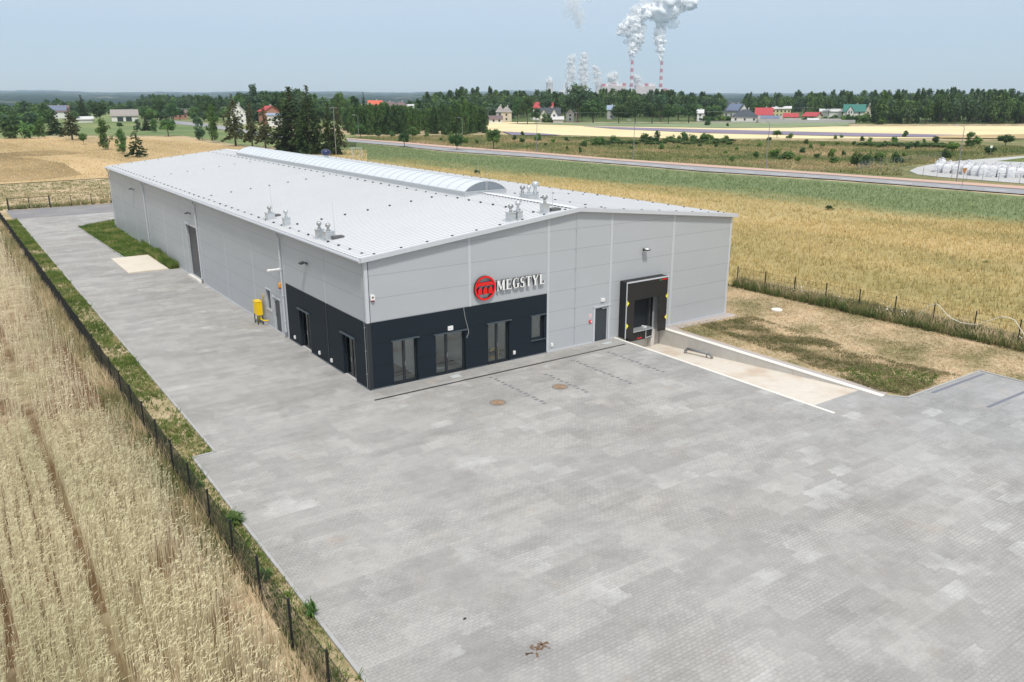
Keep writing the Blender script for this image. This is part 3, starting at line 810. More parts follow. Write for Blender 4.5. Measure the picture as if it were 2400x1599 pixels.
# lightning conductor wires and their black holders
wires = MB(); clips = []
def wire(pts, step, off=.09):
    for p, q in zip(pts[:-1], pts[1:]):
        p = Vector((p[0], p[1], rz_(p[0])+off)); q = Vector((q[0], q[1], rz_(q[0])+off)); Ln = (q-p).length
        wires.tube([p, q], .006, 5)
        k = max(1, round(Ln/step))
        for i in range(k): clips.append(p+(q-p)*((i+.5)/k))
wire([(.32, .14), (.32, 65.3)], 1.38); wire([(11.0, .6), (11.0, 64.5)], 1.36)
for y in (11.4, 29.3, 48.2): wire([(.32, y), (11.0, y)], 1.5)
wire([(-.1, .14), (13.09, .14)], 1.5); wire([(13.09, .14), (26.2, .14)], 1.5)
wire([(25.8, .14), (25.8, 65.3)], 1.5); wire([(15.65, .14), (15.65, 11.9)], 1.45); wire([(15.65, 11.9), (25.8, 12.2)], 1.5)
wire([(12.4, .1), (12.4, 8.9)], 7.5); wire([(.3, 65.2), (13, 65.2)], 1.5)
wires.build('conductor_wire', M['galv'], hall)
clips.sort(key=lambda p: (p-Vector(CAM)).length)
proto = None
def clip_mb(m_, p, o=Vector((0, 0, 0))):
    x, y, z = p-o
    m_.prism([(x-.062, z-.09), (x+.062, z-.09), (x+.042, z+.0), (x-.042, z+.0)], y-.05, y+.05, 0, 'xz')
rest = MB()
me = None
for i, p in enumerate(clips):
    if i < 85:
        if me is None:
            m_ = MB(); clip_mb(m_, Vector((0, 0, 0))); o = m_.build('wire_holder', M['black'], hall); me = o.data
        else:
            o = bpy.data.objects.new('wire_holder', me); C.objects.link(o); o.parent = hall
        o.location = p
    else: clip_mb(rest, p)
rest.build('wire_holders', M['black'], hall, kind='stuff')

# roof vents
def cowl(kind, x, y, z, s, parent):
    m_ = MB()
    if kind == 'ball':
        m_.lathe([(.14*s, 0), (.085*s, .16*s), (.075*s, .24*s)], (x, y, z), 14)
        m_.lathe([(.07*s, .22*s), (.14*s, .26*s), (.175*s, .34*s), (.16*s, .43*s), (.09*s, .50*s), (.0, .52*s)], (x, y, z), 16)
    elif kind == 'hood':
        m_.lathe([(.13*s, 0), (.10*s, .1*s), (.10*s, .3*s)], (x, y, z), 14)
        m_.cyl((x-.14*s, y-.03, z+.42*s), (x+.16*s, y+.03, z+.42*s), .15*s, .13*s, 14)
    else:
        m_.lathe([(.13*s, 0), (.085*s, .15*s), (.085*s, .34*s), (.17*s, .36*s), (.17*s, .58*s), (.14*s, .58*s), (.14*s, .5*s), (0, .5*s)], (x, y, z), 18)
    m_.build('vent_cowl', M['steel'] if kind != 'can' else M['galv'], parent, True)
def vent(x, y, wx, wy, h, cowls, label):
    wx, wy, h = wx*.82, wy*.82, h*.85; m_ = MB(); z0 = rz_(x)-.05; z1 = rz_(x)+h
    m_.bx(x-wx/2, x+wx/2, y-wy/2, y+wy/2, z0, z1)
    m_.bx(x-wx/2-.03, x+wx/2+.03, y-wy/2-.03, y+wy/2+.03, z1+.001, z1+.03)
    m_.bx(x-wx/2-.1, x+wx/2+.1, y-wy/2-.1, y+wy/2+.1, z0, rz_(x)+.05)
    o = m_.build('roof_vent', M['galv'], hall); o['label'] = label
    for kd, dx, dy, s in cowls: cowl(kd, x+dx, y+dy, z1+.03, s*.82, o)
vent(.62, 14.78, .58, .58, .48, [('ball', 0, 0, 1)], 'ball topped vent furthest along the eave')
vent(.60, 11.85, .45, .45, .50, [('can', 0, 0, .95)], 'cylinder topped vent beside it')
vent(.45, 6.42, .46, .42, .55, [('ball', 0, 0, 1)], 'ball topped vent behind its twin')
vent(.62, 5.62, .62, .55, .52, [('ball', 0, 0, 1)], 'wider ball topped vent near the corner')
vent(9.02, .66, .46, .52, .52, [('hood', 0, 0, .9)], 'hooded vent near the gable edge')
vent(9.50, .66, .42, .52, .50, [('can', 0, 0, 1.05)], 'cylinder topped vent near the gable edge')
vent(11.32, .66, .5, .45, .58, [('hood', 0, 0, 1)], 'single hooded vent close to the ridge')
vent(13.95, 5.75, .95, 1.15, .38, [('hood', -.28, .3, 1), ('can', -.02, 0, .95), ('can', .25, -.3, 1.5)], 'large vent box with three cowls on the ridge')
m_ = MB(); zb = rz_(22.4)+.05
m_.lathe([(.42, 0), (.3, .1), (.3, .3)], (22.4, 58, zb), 16)
o = m_.build('roof_vent', M['galv'], hall); o['label'] = 'dark blue turbine ball vent on the far slope'
m_ = MB(); m_.lathe([(.3, .3), (.5, .42), (.58, .62), (.5, .84), (.3, .97), (0, 1.02)], (22.4, 58, zb), 18)
m_.build('vent_cowl', plain('navy_turbine', (.02, .03, .09), .3), o, True)
for x, y, lab in ((1.1, 15.3, 'far lightning rod by the eave vents'), (1.0, 5.35, 'near lightning rod by the eave vents'), (11.95, .62, 'lightning rod beside the hooded ridge vent')):
    z = rz_(x); m_ = MB(); m_.bx(x-.32, x+.32, y-.22, y+.22, z+.02, z+.17)
    o = m_.build('rod_base', plain('dark_concrete_block', (.11, .11, .11), .8), hall); o['label'] = lab
    r_ = MB(); r_.cyl((x-.1, y, z+.15), (x-.16, y+.05, z+1.95), .014, .006, 6); r_.build('lightning_rod', M['galv'], o)
for y in (13.5, 33.0):
    r_ = MB(); r_.cyl((15.2, y, rz_(15.2)), (15.2, y, rz_(15.2)+1.9), .014, .006, 6); r_.build('lightning_rod', M['galv'], hall)
m_ = MB(); m_.cyl((13.09, 9.15, 8.1), (13.09, 9.15, 9.9), .014, .006, 6); m_.build('lightning_rod', M['galv'], hall)

# loading dock
def pf(m_, x0, x1, y0, y1, z0, z1, mm=0): m_.bx(x0, x1, y0, y1, z0, z1, mm)
mb = MB()
pf(mb, 16.53, 16.60, -.62, -.02, .03, 3.44); pf(mb, 19.88, 19.94, -.62, -.02, .05, 3.44); pf(mb, 16.53, 19.94, -.62, -.02, 3.44, 3.50)
o = mb.build('dock_shelter', M['black'], hall)
mb = MB(); mb.bx(16.6, 19.88, -.62, -.60, 2.32, 3.44); mb.bx(16.6, 17.2, -.617, -.60, .02, 2.319); mb.bx(19.25, 19.88, -.617, -.60, .05, 2.319)
mb.build('shelter_curtain', plain('black_curtain', (.016, .015, .015), .5), o)
mb = MB(); mb.bx(16.50, 19.97, -.66, -.622, 3.43, 3.51); mb.bx(16.50, 16.55, -.66, -.622, .0, 3.43)
mb.build('shelter_edge', M['trimgrey'], o)
for x, s, zs_ in ((16.56, 1, (.62, 2.02)), (19.92, -1, (.72, 2.06))):
    for z in zs_:
        mb = MB(); mb.prism([(x, z), (x+s*.17, z+.19), (x, z+.38)][::s], -.668, -.663, 0, 'xz')
        mb.build('yellow_marker', M['safety'], o)
mb = MB(); mb.bx(19.40, 19.86, -.632, -.625, 3.30, 3.37); q_ = mb.build('maker_mark', M['red'], o)
mb = MB(); mb.prism([(19.22, 3.31), (19.30, 3.26), (19.38, 3.32), (19.30, 3.37)], -.632, -.625, 0, 'xz'); mb.build('maker_mark', M['green'], o)
mb = MB()
for k in range(24): mb.bx(17.0, 19.35, .13-(k % 2)*.006, .2, .32+k*.115, .32+k*.115+.11)
mb.build('dock_door', plain('dark_slatted_door', (.018, .021, .026), .6, 0, .08, 3, .25), hall)
mb = MB(); mb.bx(19.2, 19.349, -.015, .19, .1, 2.99); mb.bx(17.01, 19.2, -.015, .12, 2.75, 2.99); mb.build('shelter_lining', M['black'], hall)
mb = MB(); mb.bx(19.02, 19.12, -.05, .12, .2, 2.7); mb.build('door_rail', plain('rail_grey', (.05, .053, .056), .6), hall)
mb = MB()
mb.bx(17.0, 18.98, -.42, .15, -.32, .26)
o = mb.build('dock_leveller', M['black'], hall)
mb = MB(); mb.bx(16.98, 19.0, -.56, .1, .27, .32); mb.build('leveller_lip', M['galv'], o)
mb = MB()
for a, b in (((18.42, .24), (18.42, -.26)), ((18.42, -.26), (18.96, -.22)), ((18.96, -.22), (18.96, .26))):
    mb.bar((a[0], -.45, a[1]), (b[0], -.45, b[1]), .035, .035)
mb.build('leveller_frame', M['trimgrey'], o)
mb = MB(); mb.bx(17.72, 18.1, -.428, -.421, -.23, -.17); mb.build('maker_mark', M['red'], o)
mb = MB(); mb.bx(18.55, 18.7, -.2, .1, .32, .38); mb.build('small_lamp', M['white'], o)
mb = MB(); mb.bx(16.31, 19.02, .0, .2, -1.2, -.0); mb.bx(19.02, 19.32, -.3, .2, -1.2, .1); mb.bx(19.32, 20.32, .0, .2, -1.2, -.0)
mb.bx(16.15, 16.31, -.06, .0, -.6, .05)
mb.build('dock_pit_wall', M['wallc'], hall)

# ---------------------------------------------------------------- things fixed to or standing by the hall
def sign():
    s = thing('company_sign', 'red ring emblem with white raised serif letters MEGSTYL on the front wall', 'wall sign', (6.8, -.04, 4.37))
    Y0, Y1 = -.13, -.02
    faces = [M['black'], M['red']]
    m_ = MB(); N = 56
    for i in range(N):
        a, b = 2*math.pi*i/N, 2*math.pi*(i+1)/N
        p = [(r*math.cos(t), r*math.sin(t)) for r, t in ((.66, a), (.66, b), (.55, b), (.55, a))]
        m_.face([(x, Y0, z) for x, z in p[::-1]], 1)
        m_.face([(p[0][0], Y0, p[0][1]), (p[0][0], Y1, p[0][1]), (p[1][0], Y1, p[1][1]), (p[1][0], Y0, p[1][1])], 0)
        m_.face([(p[2][0], Y0, p[2][1]), (p[2][0], Y1, p[2][1]), (p[3][0], Y1, p[3][1]), (p[3][0], Y0, p[3][1])], 0)
    m_.build('emblem_ring', faces, s)
    m_ = MB()
    bar = [(-.50, .33), (-.53, .13), (-.36, .13), (-.31, .19), (-.26, .13), (-.05, .13), (0, .19), (.05, .13), (.26, .13), (.31, .19), (.36, .13), (.53, .13), (.50, .33)]
    m_.prism(bar[::-1], Y0, Y1, 0, 'xz', 1)
    for cx in (-.33, 0, .33):
        m_.prism([(cx-.13, -.32), (cx+.13, -.32), (cx+.13, -.08), (cx+.06, .03), (cx, .07), (cx-.06, .03), (cx-.13, -.08)], Y0, Y1, 0, 'xz', 1)
    m_.build('emblem_arches', faces, s)
    H = .56; lf = [M['black'], M['white']]
    def stem(x0, x1, z0=0, z1=1): return [(x0, z0), (x1, z0), (x1, z1), (x0, z1)]
    def serif(x0, x1, z, up): return [(x0, z), (x1, z), (x1-.02, z+.05), (x0+.02, z+.05)] if up else [(x0+.02, z-.05), (x1-.02, z-.05), (x1, z), (x0, z)]
    def arc(cx, cz, rx, rz, t0, t1, wfun, n=14):
        out = []
        for i in range(n):
            q = []
            for t in (t0+(t1-t0)*i/n, t0+(t1-t0)*(i+1)/n):
                w_ = wfun(t)
                q.append(((cx+rx*math.cos(t), cz+rz*math.sin(t)), (cx+(rx-w_)*math.cos(t), cz+(rz-w_*.6)*math.sin(t))))
            out.append([q[0][0], q[1][0], q[1][1], q[0][1]])
        return out
    th = .13
    G = {
     'M': (.92, [stem(.07, .17), stem(.64, .85), [(.03, 1), (.26, 1), (.53, .14), (.43, .0)], [(.42, 0), (.53, .14), (.74, 1), (.65, 1)], serif(.0, .26, 0, 1), serif(.58, .92, 0, 1), serif(0, .2, 1, 0), serif(.66, .92, 1, 0)]),
     'E': (.66, [stem(.06, .27), [(.27, .92), (.58, .92), (.6, 1), (.27, 1)], [(.27, 0), (.62, 0), (.6, .09), (.27, .09)], [(.27, .465), (.46, .465), (.46, .55), (.27, .55)], [(.53, .8), (.58, .8), (.6, 1), (.53, .96)], [(.55, .04), (.6, .0), (.64, .24), (.59, .24)], [(.42, .4), (.47, .4), (.47, .62), (.42, .62)], serif(.0, .3, 0, 1), serif(0, .3, 1, 0)]),
     'G': (.74, arc(.37, .5, .36, .52, R(55), R(300), lambda t: .09+.12*abs(math.cos(t)))+[stem(.50, .70, .05, .42), serif(.42, .78, .46, 0), [(.55, .74), (.6, .74), (.62, 1.0), (.56, .92)]]),
     'S': (.56, arc(.28, .74, .24, .27, R(40), R(250), lambda t: .10+.09*abs(math.cos(t)), 10)+arc(.28, .26, .27, .28, R(90), R(-150), lambda t: .10+.09*abs(math.cos(t)), 12)+[[(.06, .60), (.16, .44), (.50, .36), (.42, .56)], [(.46, .75), (.51, .75), (.52, 1.0), (.47, .93)], [(.02, .02), (.07, .07), (.06, .27), (.01, .27)]]),
     'T': (.68, [stem(.24, .44), [(.02, .91), (.66, .91), (.66, 1), (.02, 1)], [(0, .74), (.05, .74), (.09, 1), (.01, 1)], [(.63, .74), (.68, .74), (.67, 1), (.59, 1)], serif(.17, .51, 0, 1)]),
     'Y': (.74, [stem(.27, .47, 0, .46), [(.03, 1), (.26, 1), (.47, .45), (.27, .42)], [(.56, 1), (.67, 1), (.47, .44), (.38, .46)], serif(.2, .56, 0, 1), serif(0, .3, 1, 0), serif(.5, .74, 1, 0)]),
     'L': (.62, [stem(.06, .27), [(.27, 0), (.58, 0), (.56, .09), (.27, .09)], [(.5, .03), (.56, 0), (.61, .28), (.56, .28)], serif(0, .3, 0, 1), serif(0, .3, 1, 0)])}
    x = .73; word = 'MEGSTYL'; tot = sum(G[c][0] for c in word)+.07*6; sc = 3.2/tot
    for c in word:
        wd, polys = G[c]; m_ = MB()
        for k, pl in enumerate(polys):
            pts = [(x+px_*sc, -.25+pz*H) for px_, pz in pl]
            a = sum(p[0]*q[1]-q[0]*p[1] for p, q in zip(pts, pts[1:]+pts[:1]))
            if a < 0: pts = pts[::-1]
            m_.prism(pts, -.135-.0004*k, -.035, 0, 'xz', 1)
        o = m_.build('letter', lf, s); o['label'] = 'white letter '+c
        x += (wd+.07)*sc
sign()

def flood(x, y, z, side, label):
    t = thing('floodlight', label, 'wall lamp', (x, y, z), 0 if side == 'front' else R(-90), 'floodlights on the hall walls')
    m_ = MB(); m_.bx(-.06, .06, -.04, 0, -.06, .06); m_.bar((0, -.02, 0), (0, -.18, .06), .05, .03); m_.build('bracket', M['blackm'], t)
    m_ = MB(); m_.bar((0, -.14, .10), (0, -.42, .03), .40, .05); o = m_.build('lamp_housing', M['blackm'], t)
    if side == 'front':
        m_ = MB(); m_.bar((.02, -.20, .115), (.02, -.38, .07), .26, .012); m_.build('lamp_glass', M['white'], t)
flood(18.34, -.002, 5.18, 'front', 'small black floodlight high on the front wall above the loading dock')
flood(-.002, 7.45, 5.24, 'side', 'black floodlight on the long wall above the dark cladding')
flood(-.002, 31.85, 5.28, 'side', 'black floodlight on the long wall above the tall sectional door')
flood(-.002, 53.1, 5.3, 'side', 'black floodlight nearest the far end of the long wall')
# alarm sirens
def siren(name, lab, x, y, z, side, mats):
    t = thing(name, lab, 'alarm', (x, y, z), 0 if side == 'front' else R(-90))
    m_ = MB(); m_.prism([(-.11, -.12), (.11, -.12), (.11, .10), (.06, .16), (-.06, .16), (-.11, .10)], -.09, 0, 0, 'xz'); m_.build('housing', mats[0], t)
    m_ = MB(); m_.lathe([(.05, -.17), (.085, -.12), (.09, -.09)], (0, -.045, -.03), 12); m_.build('strobe', mats[1], t)
    m_ = MB(); m_.cyl((0, -.088, .02), (0, -.1, .02), .055, .055, 14); m_.build('grille', mats[2], t)
siren('alarm_siren', 'white alarm siren with red strobe on the front wall by the building corner', .34, -.016, 4.73, 'front', (M['white'], plain('dark_red', (.3, .02, .02), .4), M['brown']))
siren('alarm_siren', 'orange alarm siren on the long wall beside the downpipe', -.016, 12.1, 3.15, 'side', (M['orange'], plain('dark_red2', (.3, .02, .02), .4), M['yellow']))
t = thing('flue_pipe', 'white horizontal flue pipe sticking out of the long wall', 'pipe', (0, 12.0, 4.15))
m_ = MB(); m_.cyl((-.001, 0, 0), (-.62, 0, 0), .075, .075, 14); m_.cyl((-.62, 0, 0), (-.76, 0, 0), .09, .085, 14); m_.build('pipe', M['white'], t)
m_ = MB(); m_.cyl((-.001, 0, 0), (-.03, 0, 0), .13, .13, 16); m_.build('collar', M['white'], t)
def plate(name, lab, cat, x0, x1, z0, z1, mat, mark=None, d=.06):
    t = thing(name, lab, cat, ((x0+x1)/2, -.003, (z0+z1)/2)); hx, hz = (x1-x0)/2, (z1-z0)/2
    m_ = MB(); m_.bx(-hx, hx, -d, 0, -hz, hz); m_.build('panel', mat, t)
    if mark: mark(t, hx, hz, d)
def line_mark(t, hx, hz, d):
    m_ = MB(); m_.bx(-hx*.6, hx*.6, -d-.004, -d-.001, -hz*.15, hz*.15); m_.build('faint_mark', M['gutter'], t)
plate('emergency_light', 'white rectangular emergency light above the middle glass door', 'lamp', 4.54, 4.84, 2.38, 2.60, M['white'], line_mark)
plate('emergency_light', 'white emergency light above the grey steel door on the front wall', 'lamp', 15.02, 15.30, 2.44, 2.62, M['white'], line_mark, .09)
def fire1(t, hx, hz, d):
    m_ = MB(); m_.bx(-hx*.72, hx*.72, -d-.004, -d-.001, -hz*.72, hz*.72); m_.build('red_field', M['red'], t)
    m_ = MB(); m_.prism([(-.03, -.06), (.03, -.06), (.03, .03), (.012, .05), (-.012, .05), (-.03, .03)], -d-.008, -d-.005, 0, 'xz'); m_.build('pictogram', M['white'], t)
plate('fire_sign', 'white bordered red extinguisher sign left of the grey steel door', 'sign', 14.17, 14.35, 1.59, 1.79, M['white'], fire1, .01)
def fire2(t, hx, hz, d):
    m_ = MB(); m_.bx(-.01, hx*.8, -d-.006, -d-.001, -hz*.5, hz*.6); m_.build('switch_face', M['white'], t)
plate('fire_switch', 'small red fire switch box below the extinguisher sign', 'switch box', 14.17, 14.35, 1.26, 1.42, M['red'], fire2, .07)
def outlet(x, y, z, side, lab):
    t = thing('socket_box', lab, 'socket', (x, y, z), 0 if side == 'front' else R(-90), 'white sockets low on the walls')
    m_ = MB(); m_.bx(-.065, .065, -.07, 0, -.10, .10); m_.build('housing', M['white'], t)
    m_ = MB(); m_.bx(-.06, .06, -.085, -.071, -.06, .05); m_.build('flap', M['white'], t)
outlet(8.76, -.003, .42, 'front', 'white socket on dark front cladding right of the third glass door')
outlet(11.4, -.003, .40, 'front', 'white socket on light front wall right of the dark cladding')
outlet(-.003, 10.2, .34, 'side', 'white socket on the side cladding nearest the downpipe')
outlet(-.003, 6.42, .34, 'side', 'white socket on the side cladding left of the dark joint')
outlet(-.003, 4.73, .34, 'side', 'white socket on the side cladding right of the dark joint')

# gas cabinet
t = thing('gas_cabinet', 'bright yellow gas cabinet on black legs with yellow pipes by the long wall', 'cabinet', (-.36, 15.75, 0))
m_ = MB(); m_.bx(-.18, .18, -.34, .34, .62, 1.48); m_.bx(-.2, .2, -.36, .36, 1.481, 1.52); m_.build('cabinet_body', M['yellow'], t)
m_ = MB(); m_.bx(-.195, -.181, -.31, .31, .66, 1.45); m_.build('cabinet_door', M['yellow'], t)
for x in (-.16, .16):
    for y in (-.31, .31):
        m_ = MB(); m_.bar((x, y, 0), (x, y, .62), .05, .05); m_.build('leg', M['blackm'], t)
m_ = MB(); m_.tube([(.05, -.2, .6), (.05, -.2, .35), (.05, -.75, .35), (.30, -.95, .35)], .04, 8); m_.tube([(.0, .1, .6), (.0, .1, .02)], .04, 8); m_.build('pipe', M['yellow'], t)
m_ = MB(); m_.tube([(.3, .0, 1.5), (.3, -.3, 1.9), (.33, -.45, 1.95)], .025, 6); m_.build('pipe', M['yellow'], t)

# pipe barrier on the ramp
zr = lambda y: (y+14.02)*(-1.04/14.32)
y0, y1 = -2.9, -4.9
t = thing('pipe_barrier', 'grey bent steel pipe wheel guide lying along the ramp wall', 'barrier', (19.45, (y0+y1)/2, zr(-3.9)))
pts = [(-.05, 1.0, -.02-.07), (-.05, 1.0, .15-.07), (-.0, .9, .28-.06), (0, -.75, .28+.055), (.02, -.95, .22+.07), (.05, -1.0, .05+.075)]
m_ = MB(); m_.tube(pts, .085, 12); m_.build('rail', M['pole'], t, True)
m_ = MB(); m_.cyl((0, -.62, .0), (0, -.62, .3), .04, .04, 8); m_.build('leg', M['pole'], t)

# mats, manholes, lid, debris
def mat_(x0, x1, y0, y1, lab):
    t = thing('floor_grate', lab, 'grate', ((x0+x1)/2, (y0+y1)/2, .005)); hx, hy = (x1-x0)/2, (y1-y0)/2
    m_ = MB(); m_.bx(-hx, hx, -hy, hy, 0, .006); m_.build('plate', plain('light_grate', (.50, .53, .54), .4), t)
mat_(4.35, 4.88, -.80, -.40, 'light metal boot grate in the paving before the middle glass door')
mat_(14.8, 15.4, -.75, -.45, 'light metal boot grate in the paving before the grey steel door')
def cover(x, y, lab):
    t = thing('manhole_cover', lab, 'manhole', (x, y, .005))
    m_ = MB(); m_.lathe([(.33, 0), (.33, .01)], (0, 0, 0), 28)
    q = NT('rusty_cover'); f = q.noise(9, 4, .7, q.obj()); c = q.ramp(f, [(.3, (.10, .075, .055)), (.5, (.28, .18, .11)), (.7, (.50, .37, .26))]); q.bump(f, .5, .01); q.fin(c, .8)
    m_.build('cover', q.mat, t)
    m_ = MB(); N = 28
    for i in range(N):
        a, b = 2*math.pi*i/N, 2*math.pi*(i+1)/N
        m_.face([(r*math.cos(k), r*math.sin(k), .008) for r, k in ((.33, a), (.42, a), (.42, b), (.33, b))])
    m_.build('ring', plain('dirty_ring', (.20, .19, .175), .8), t)
cover(4.26, -5.07, 'rusty round manhole cover in the paving nearer the camera')
cover(8.07, -5.03, 'rusty round manhole cover further right beside the bay markings')
t = thing('well_lid', 'round white concrete well lid on the dry grass', 'lid', (29.73, -1.46, 0))
m_ = MB(); m_.lathe([(.38, 0), (.38, .09), (.34, .12), (0, .12)], (0, 0, 0), 26); m_.build('lid', M['kerbl'], t)
def debris(name, lab, cat, x, y, n, spread, size, mat):
    m_ = MB()
    for i in range(n):
        a, b = random.gauss(0, spread), random.gauss(0, spread*.6); s_ = size*random.uniform(.5, 1.3); th = random.uniform(0, 3.1)
        p = Vector((x+a, y+b, .012)); d = Vector((math.cos(th), math.sin(th), 0))*s_; m_.bar(p-d, p+d, s_*.8, .02)
    tag(m_.build(name, mat), lab, cat)
debris('dry_leaves', 'brown dry leaf litter lying on the paving in the foreground', 'leaf litter', -4.98, -20.85, 26, .16, .045, M['brown'])
debris('dry_leaves', 'small brown clump of litter left of the leaf litter', 'leaf litter', -5.42, -20.9, 7, .05, .035, plain('dark_litter', (.10, .06, .04), .8))
debris('stone', 'tiny dark clod lying alone on the open paving', 'stone', -6.0, -18.65, 5, .03, .04, plain('clod', (.05, .045, .03), .9))

# ================================================================ FENCES
def wire_fence(name, lab, path, h, step=2.5, vstep=.05, posts=True, mat=None, postw=.06, group=None, hz=(.05, .25, .65, 1.05, 1.42), wr=.0025, extra=None):
    """path: two points; posts and one mesh of wires per panel"""
    mat = mat or M['postgreen']
    a, b = Vector((*path[0], 0)), Vector((*path[1], 0)); L = (b-a).length; d = (b-a).normalized(); n = max(1, round(L/step))
    t = thing(name, lab, 'fence', a, math.atan2(d.y, d.x), group)
    st = L/n
    pm = MB(); pm.bx(-postw/2, postw/2, -postw/2, postw/2, 0, h+.05); pmo = pm.build('fence_post', mat, t)
    w_ = MB()
    y = 0.0; k = int(st/vstep)
    for i in range(1, k):
        x = i*st/k
        w_.bx(x-wr, x+wr, -wr, wr, .04, h-.03)
    for z in hz: w_.bx(0.03, st-.03, -.004, .004, z-.004, z+.004)
    wmo = w_.build('wire_panel', mat, t)
    for i in range(1, n+1):
        c = pmo.copy(); C.objects.link(c); c.parent = t; c.location = (i*st, 0, 0)
        if i < n:
            c = wmo.copy(); C.objects.link(c); c.parent = t; c.location = (i*st, 0, 0)
    return t
wire_fence('mesh_fence', 'long dark mesh fence between the wheat and the paved yard', [(-10.45, -24.7), (-10.45, 89.0)], 1.5)
wire_fence('mesh_fence', 'dark mesh fence running from the gate behind the far end of the hall', [(-3.84, 89.2), (33.6, 89.9)], 1.5, vstep=.1)
wire_fence('mesh_fence', 'dark mesh fence along the crop field right of the hall', [(33.5, 5.22), (35.1, -22.3)], 1.5, vstep=.1)
wire_fence('mesh_fence', 'dark mesh fence hidden mostly behind the hall on the crop side', [(33.6, 89.6), (33.5, 7.7)], 1.5, vstep=.25)
t = thing('double_gate', 'black double leaf gate at the far end of the paved drive', 'gate', (-8.68, 89.05, 0), .03)
for x in (0, 4.84): 
    m_ = MB(); m_.bx(x-.06, x+.06, -.06, .06, 0, 1.65); m_.build('gate_post', M['postgreen'], t)
for x0, x1 in ((.1, 2.38), (2.44, 4.74)):
    m_ = MB()
    for z in (.12, 1.5): m_.bx(x0, x1, -.025, .025, z-.03, z+.03)
    for x in (x0, x1): m_.bx(x-.025, x+.025, -.025, .025, .1, 1.53)
    x = x0+.1
    while x < x1: m_.bx(x-.006, x+.006, -.006, .006, .15, 1.47); x += .1
    m_.build('gate_leaf', M['postgreen'], t)
# white hose hung over the fence
pts = [(-8.38, .2), (-8.8, .55), (-9.15, .93), (-9.5, 1.33), (-9.91, 1.55), (-10.25, 1.35), (-10.66, .99), (-11.1, .78), (-11.6, .68), (-12.2, .72), (-12.61, .82), (-13.0, 1.05), (-13.3, 1.24), (-13.84, 1.56), (-14.3, 1.6), (-14.6, 1.5), (-15.16, .86), (-15.6, .25)]
m_ = MB(); m_.tube([(34.3+random.uniform(-.02, .02), y, z) for y, z in pts], .022, 6)
tag(m_.build('hose', plain('pale_hose', (.72, .70, .62), .6)), 'pale hose looped over the posts of the right fence', 'hose')

# ================================================================ CROPS AND GRASS
def noise2(x, y, s, seed=0):
    r_ = np.random.default_rng(seed); o = np.zeros_like(x)
    for k in range(6):
        a = r_.uniform(0, 2*np.pi); f = s*r_.uniform(.5, 1.8); o += np.sin((x*np.cos(a)+y*np.sin(a))*f+r_.uniform(0, 6))
    return o/6
def in_view(x, y, z=0, pad=60):
    d = np.stack([x-CAM[0], y-CAM[1], np.full_like(x, z-CAM[2])], 1)
    D = d@_f; X = 1200+FPX*(d@_r)/np.maximum(D, .1); Y = 799.5-FPX*(d@_u)/np.maximum(D, .1)
    return (D > 1) & (X > -pad) & (X < 2400+pad) & (Y < 1599+pad*3), D
def blades(name, x, y, h, wd, lean, mat, tint, head=False, lab=None, cat=None, z0=0.0):
    """curved blades, two quads each (plus an ear)"""
    n = len(x); th = rng.uniform(0, 2*np.pi, n)
    fx, fy = np.cos(th), np.sin(th)
    la = rng.normal(0, 1, n)*lean*h; lb = rng.normal(0, 1, n)*lean*h
    rows = []; T = []
    ps = [(0, 0), (.55, .35), (1, 1)]
    for f_, q in ps:
        cx = x+la*q; cy = y+lb*q; cz = z0+h*f_
        wq = wd*(1-.45*f_)*.5
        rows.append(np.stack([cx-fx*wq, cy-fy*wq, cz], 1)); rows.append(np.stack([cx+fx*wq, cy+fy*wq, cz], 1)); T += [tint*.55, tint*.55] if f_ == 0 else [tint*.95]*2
    nv = 6
    if head:
        hl = rng.uniform(.05, .10, n)*(h/1.1)*(rng.random(n) < .62); bend = rng.uniform(-.3, .9, n)
        a2 = .3+rng.normal(0, .7, n); ux, uy = np.cos(a2), np.sin(a2)
        tx, ty, tz = x+la, y+lb, z0+h
        ex, ey, ez = tx+ux*hl*1.1, ty+uy*hl*1.1, tz+hl*(.6-.9*bend)
        hw = .0055+.003*rng.random(n)
        hw = hw*np.maximum(1, wd/.011)
        rows += [np.stack([tx-uy*hw, ty+ux*hw, tz-.01], 1), np.stack([tx+uy*hw, ty-ux*hw, tz-.01], 1),
                 np.stack([ex+uy*hw*.6, ey-ux*hw*.6, ez], 1), np.stack([ex-uy*hw*.6, ey+ux*hw*.6, ez], 1),
                 np.stack([tx, ty, tz+hw], 1), np.stack([tx, ty, tz-hw*1.2], 1), np.stack([ex, ey, ez-hw], 1), np.stack([ex, ey, ez+hw*.6], 1)]
        T += [np.minimum(1, tint+.32)]*8; nv = 14
    V = np.stack(rows, 1).reshape(-1, 3); TT = np.stack(T, 1).reshape(-1)
    b = np.arange(n)*nv
    F = [np.stack([b, b+1, b+3, b+2], 1), np.stack([b+2, b+3, b+5, b+4], 1)]
    if head: F += [np.stack([b+6, b+7, b+8, b+9], 1), np.stack([b+10, b+11, b+12, b+13], 1)]
    o = np_obj(name, np_mesh(name, V, np.concatenate(F), mat, TT), kind='stuff')
    return tag(o, lab, cat)

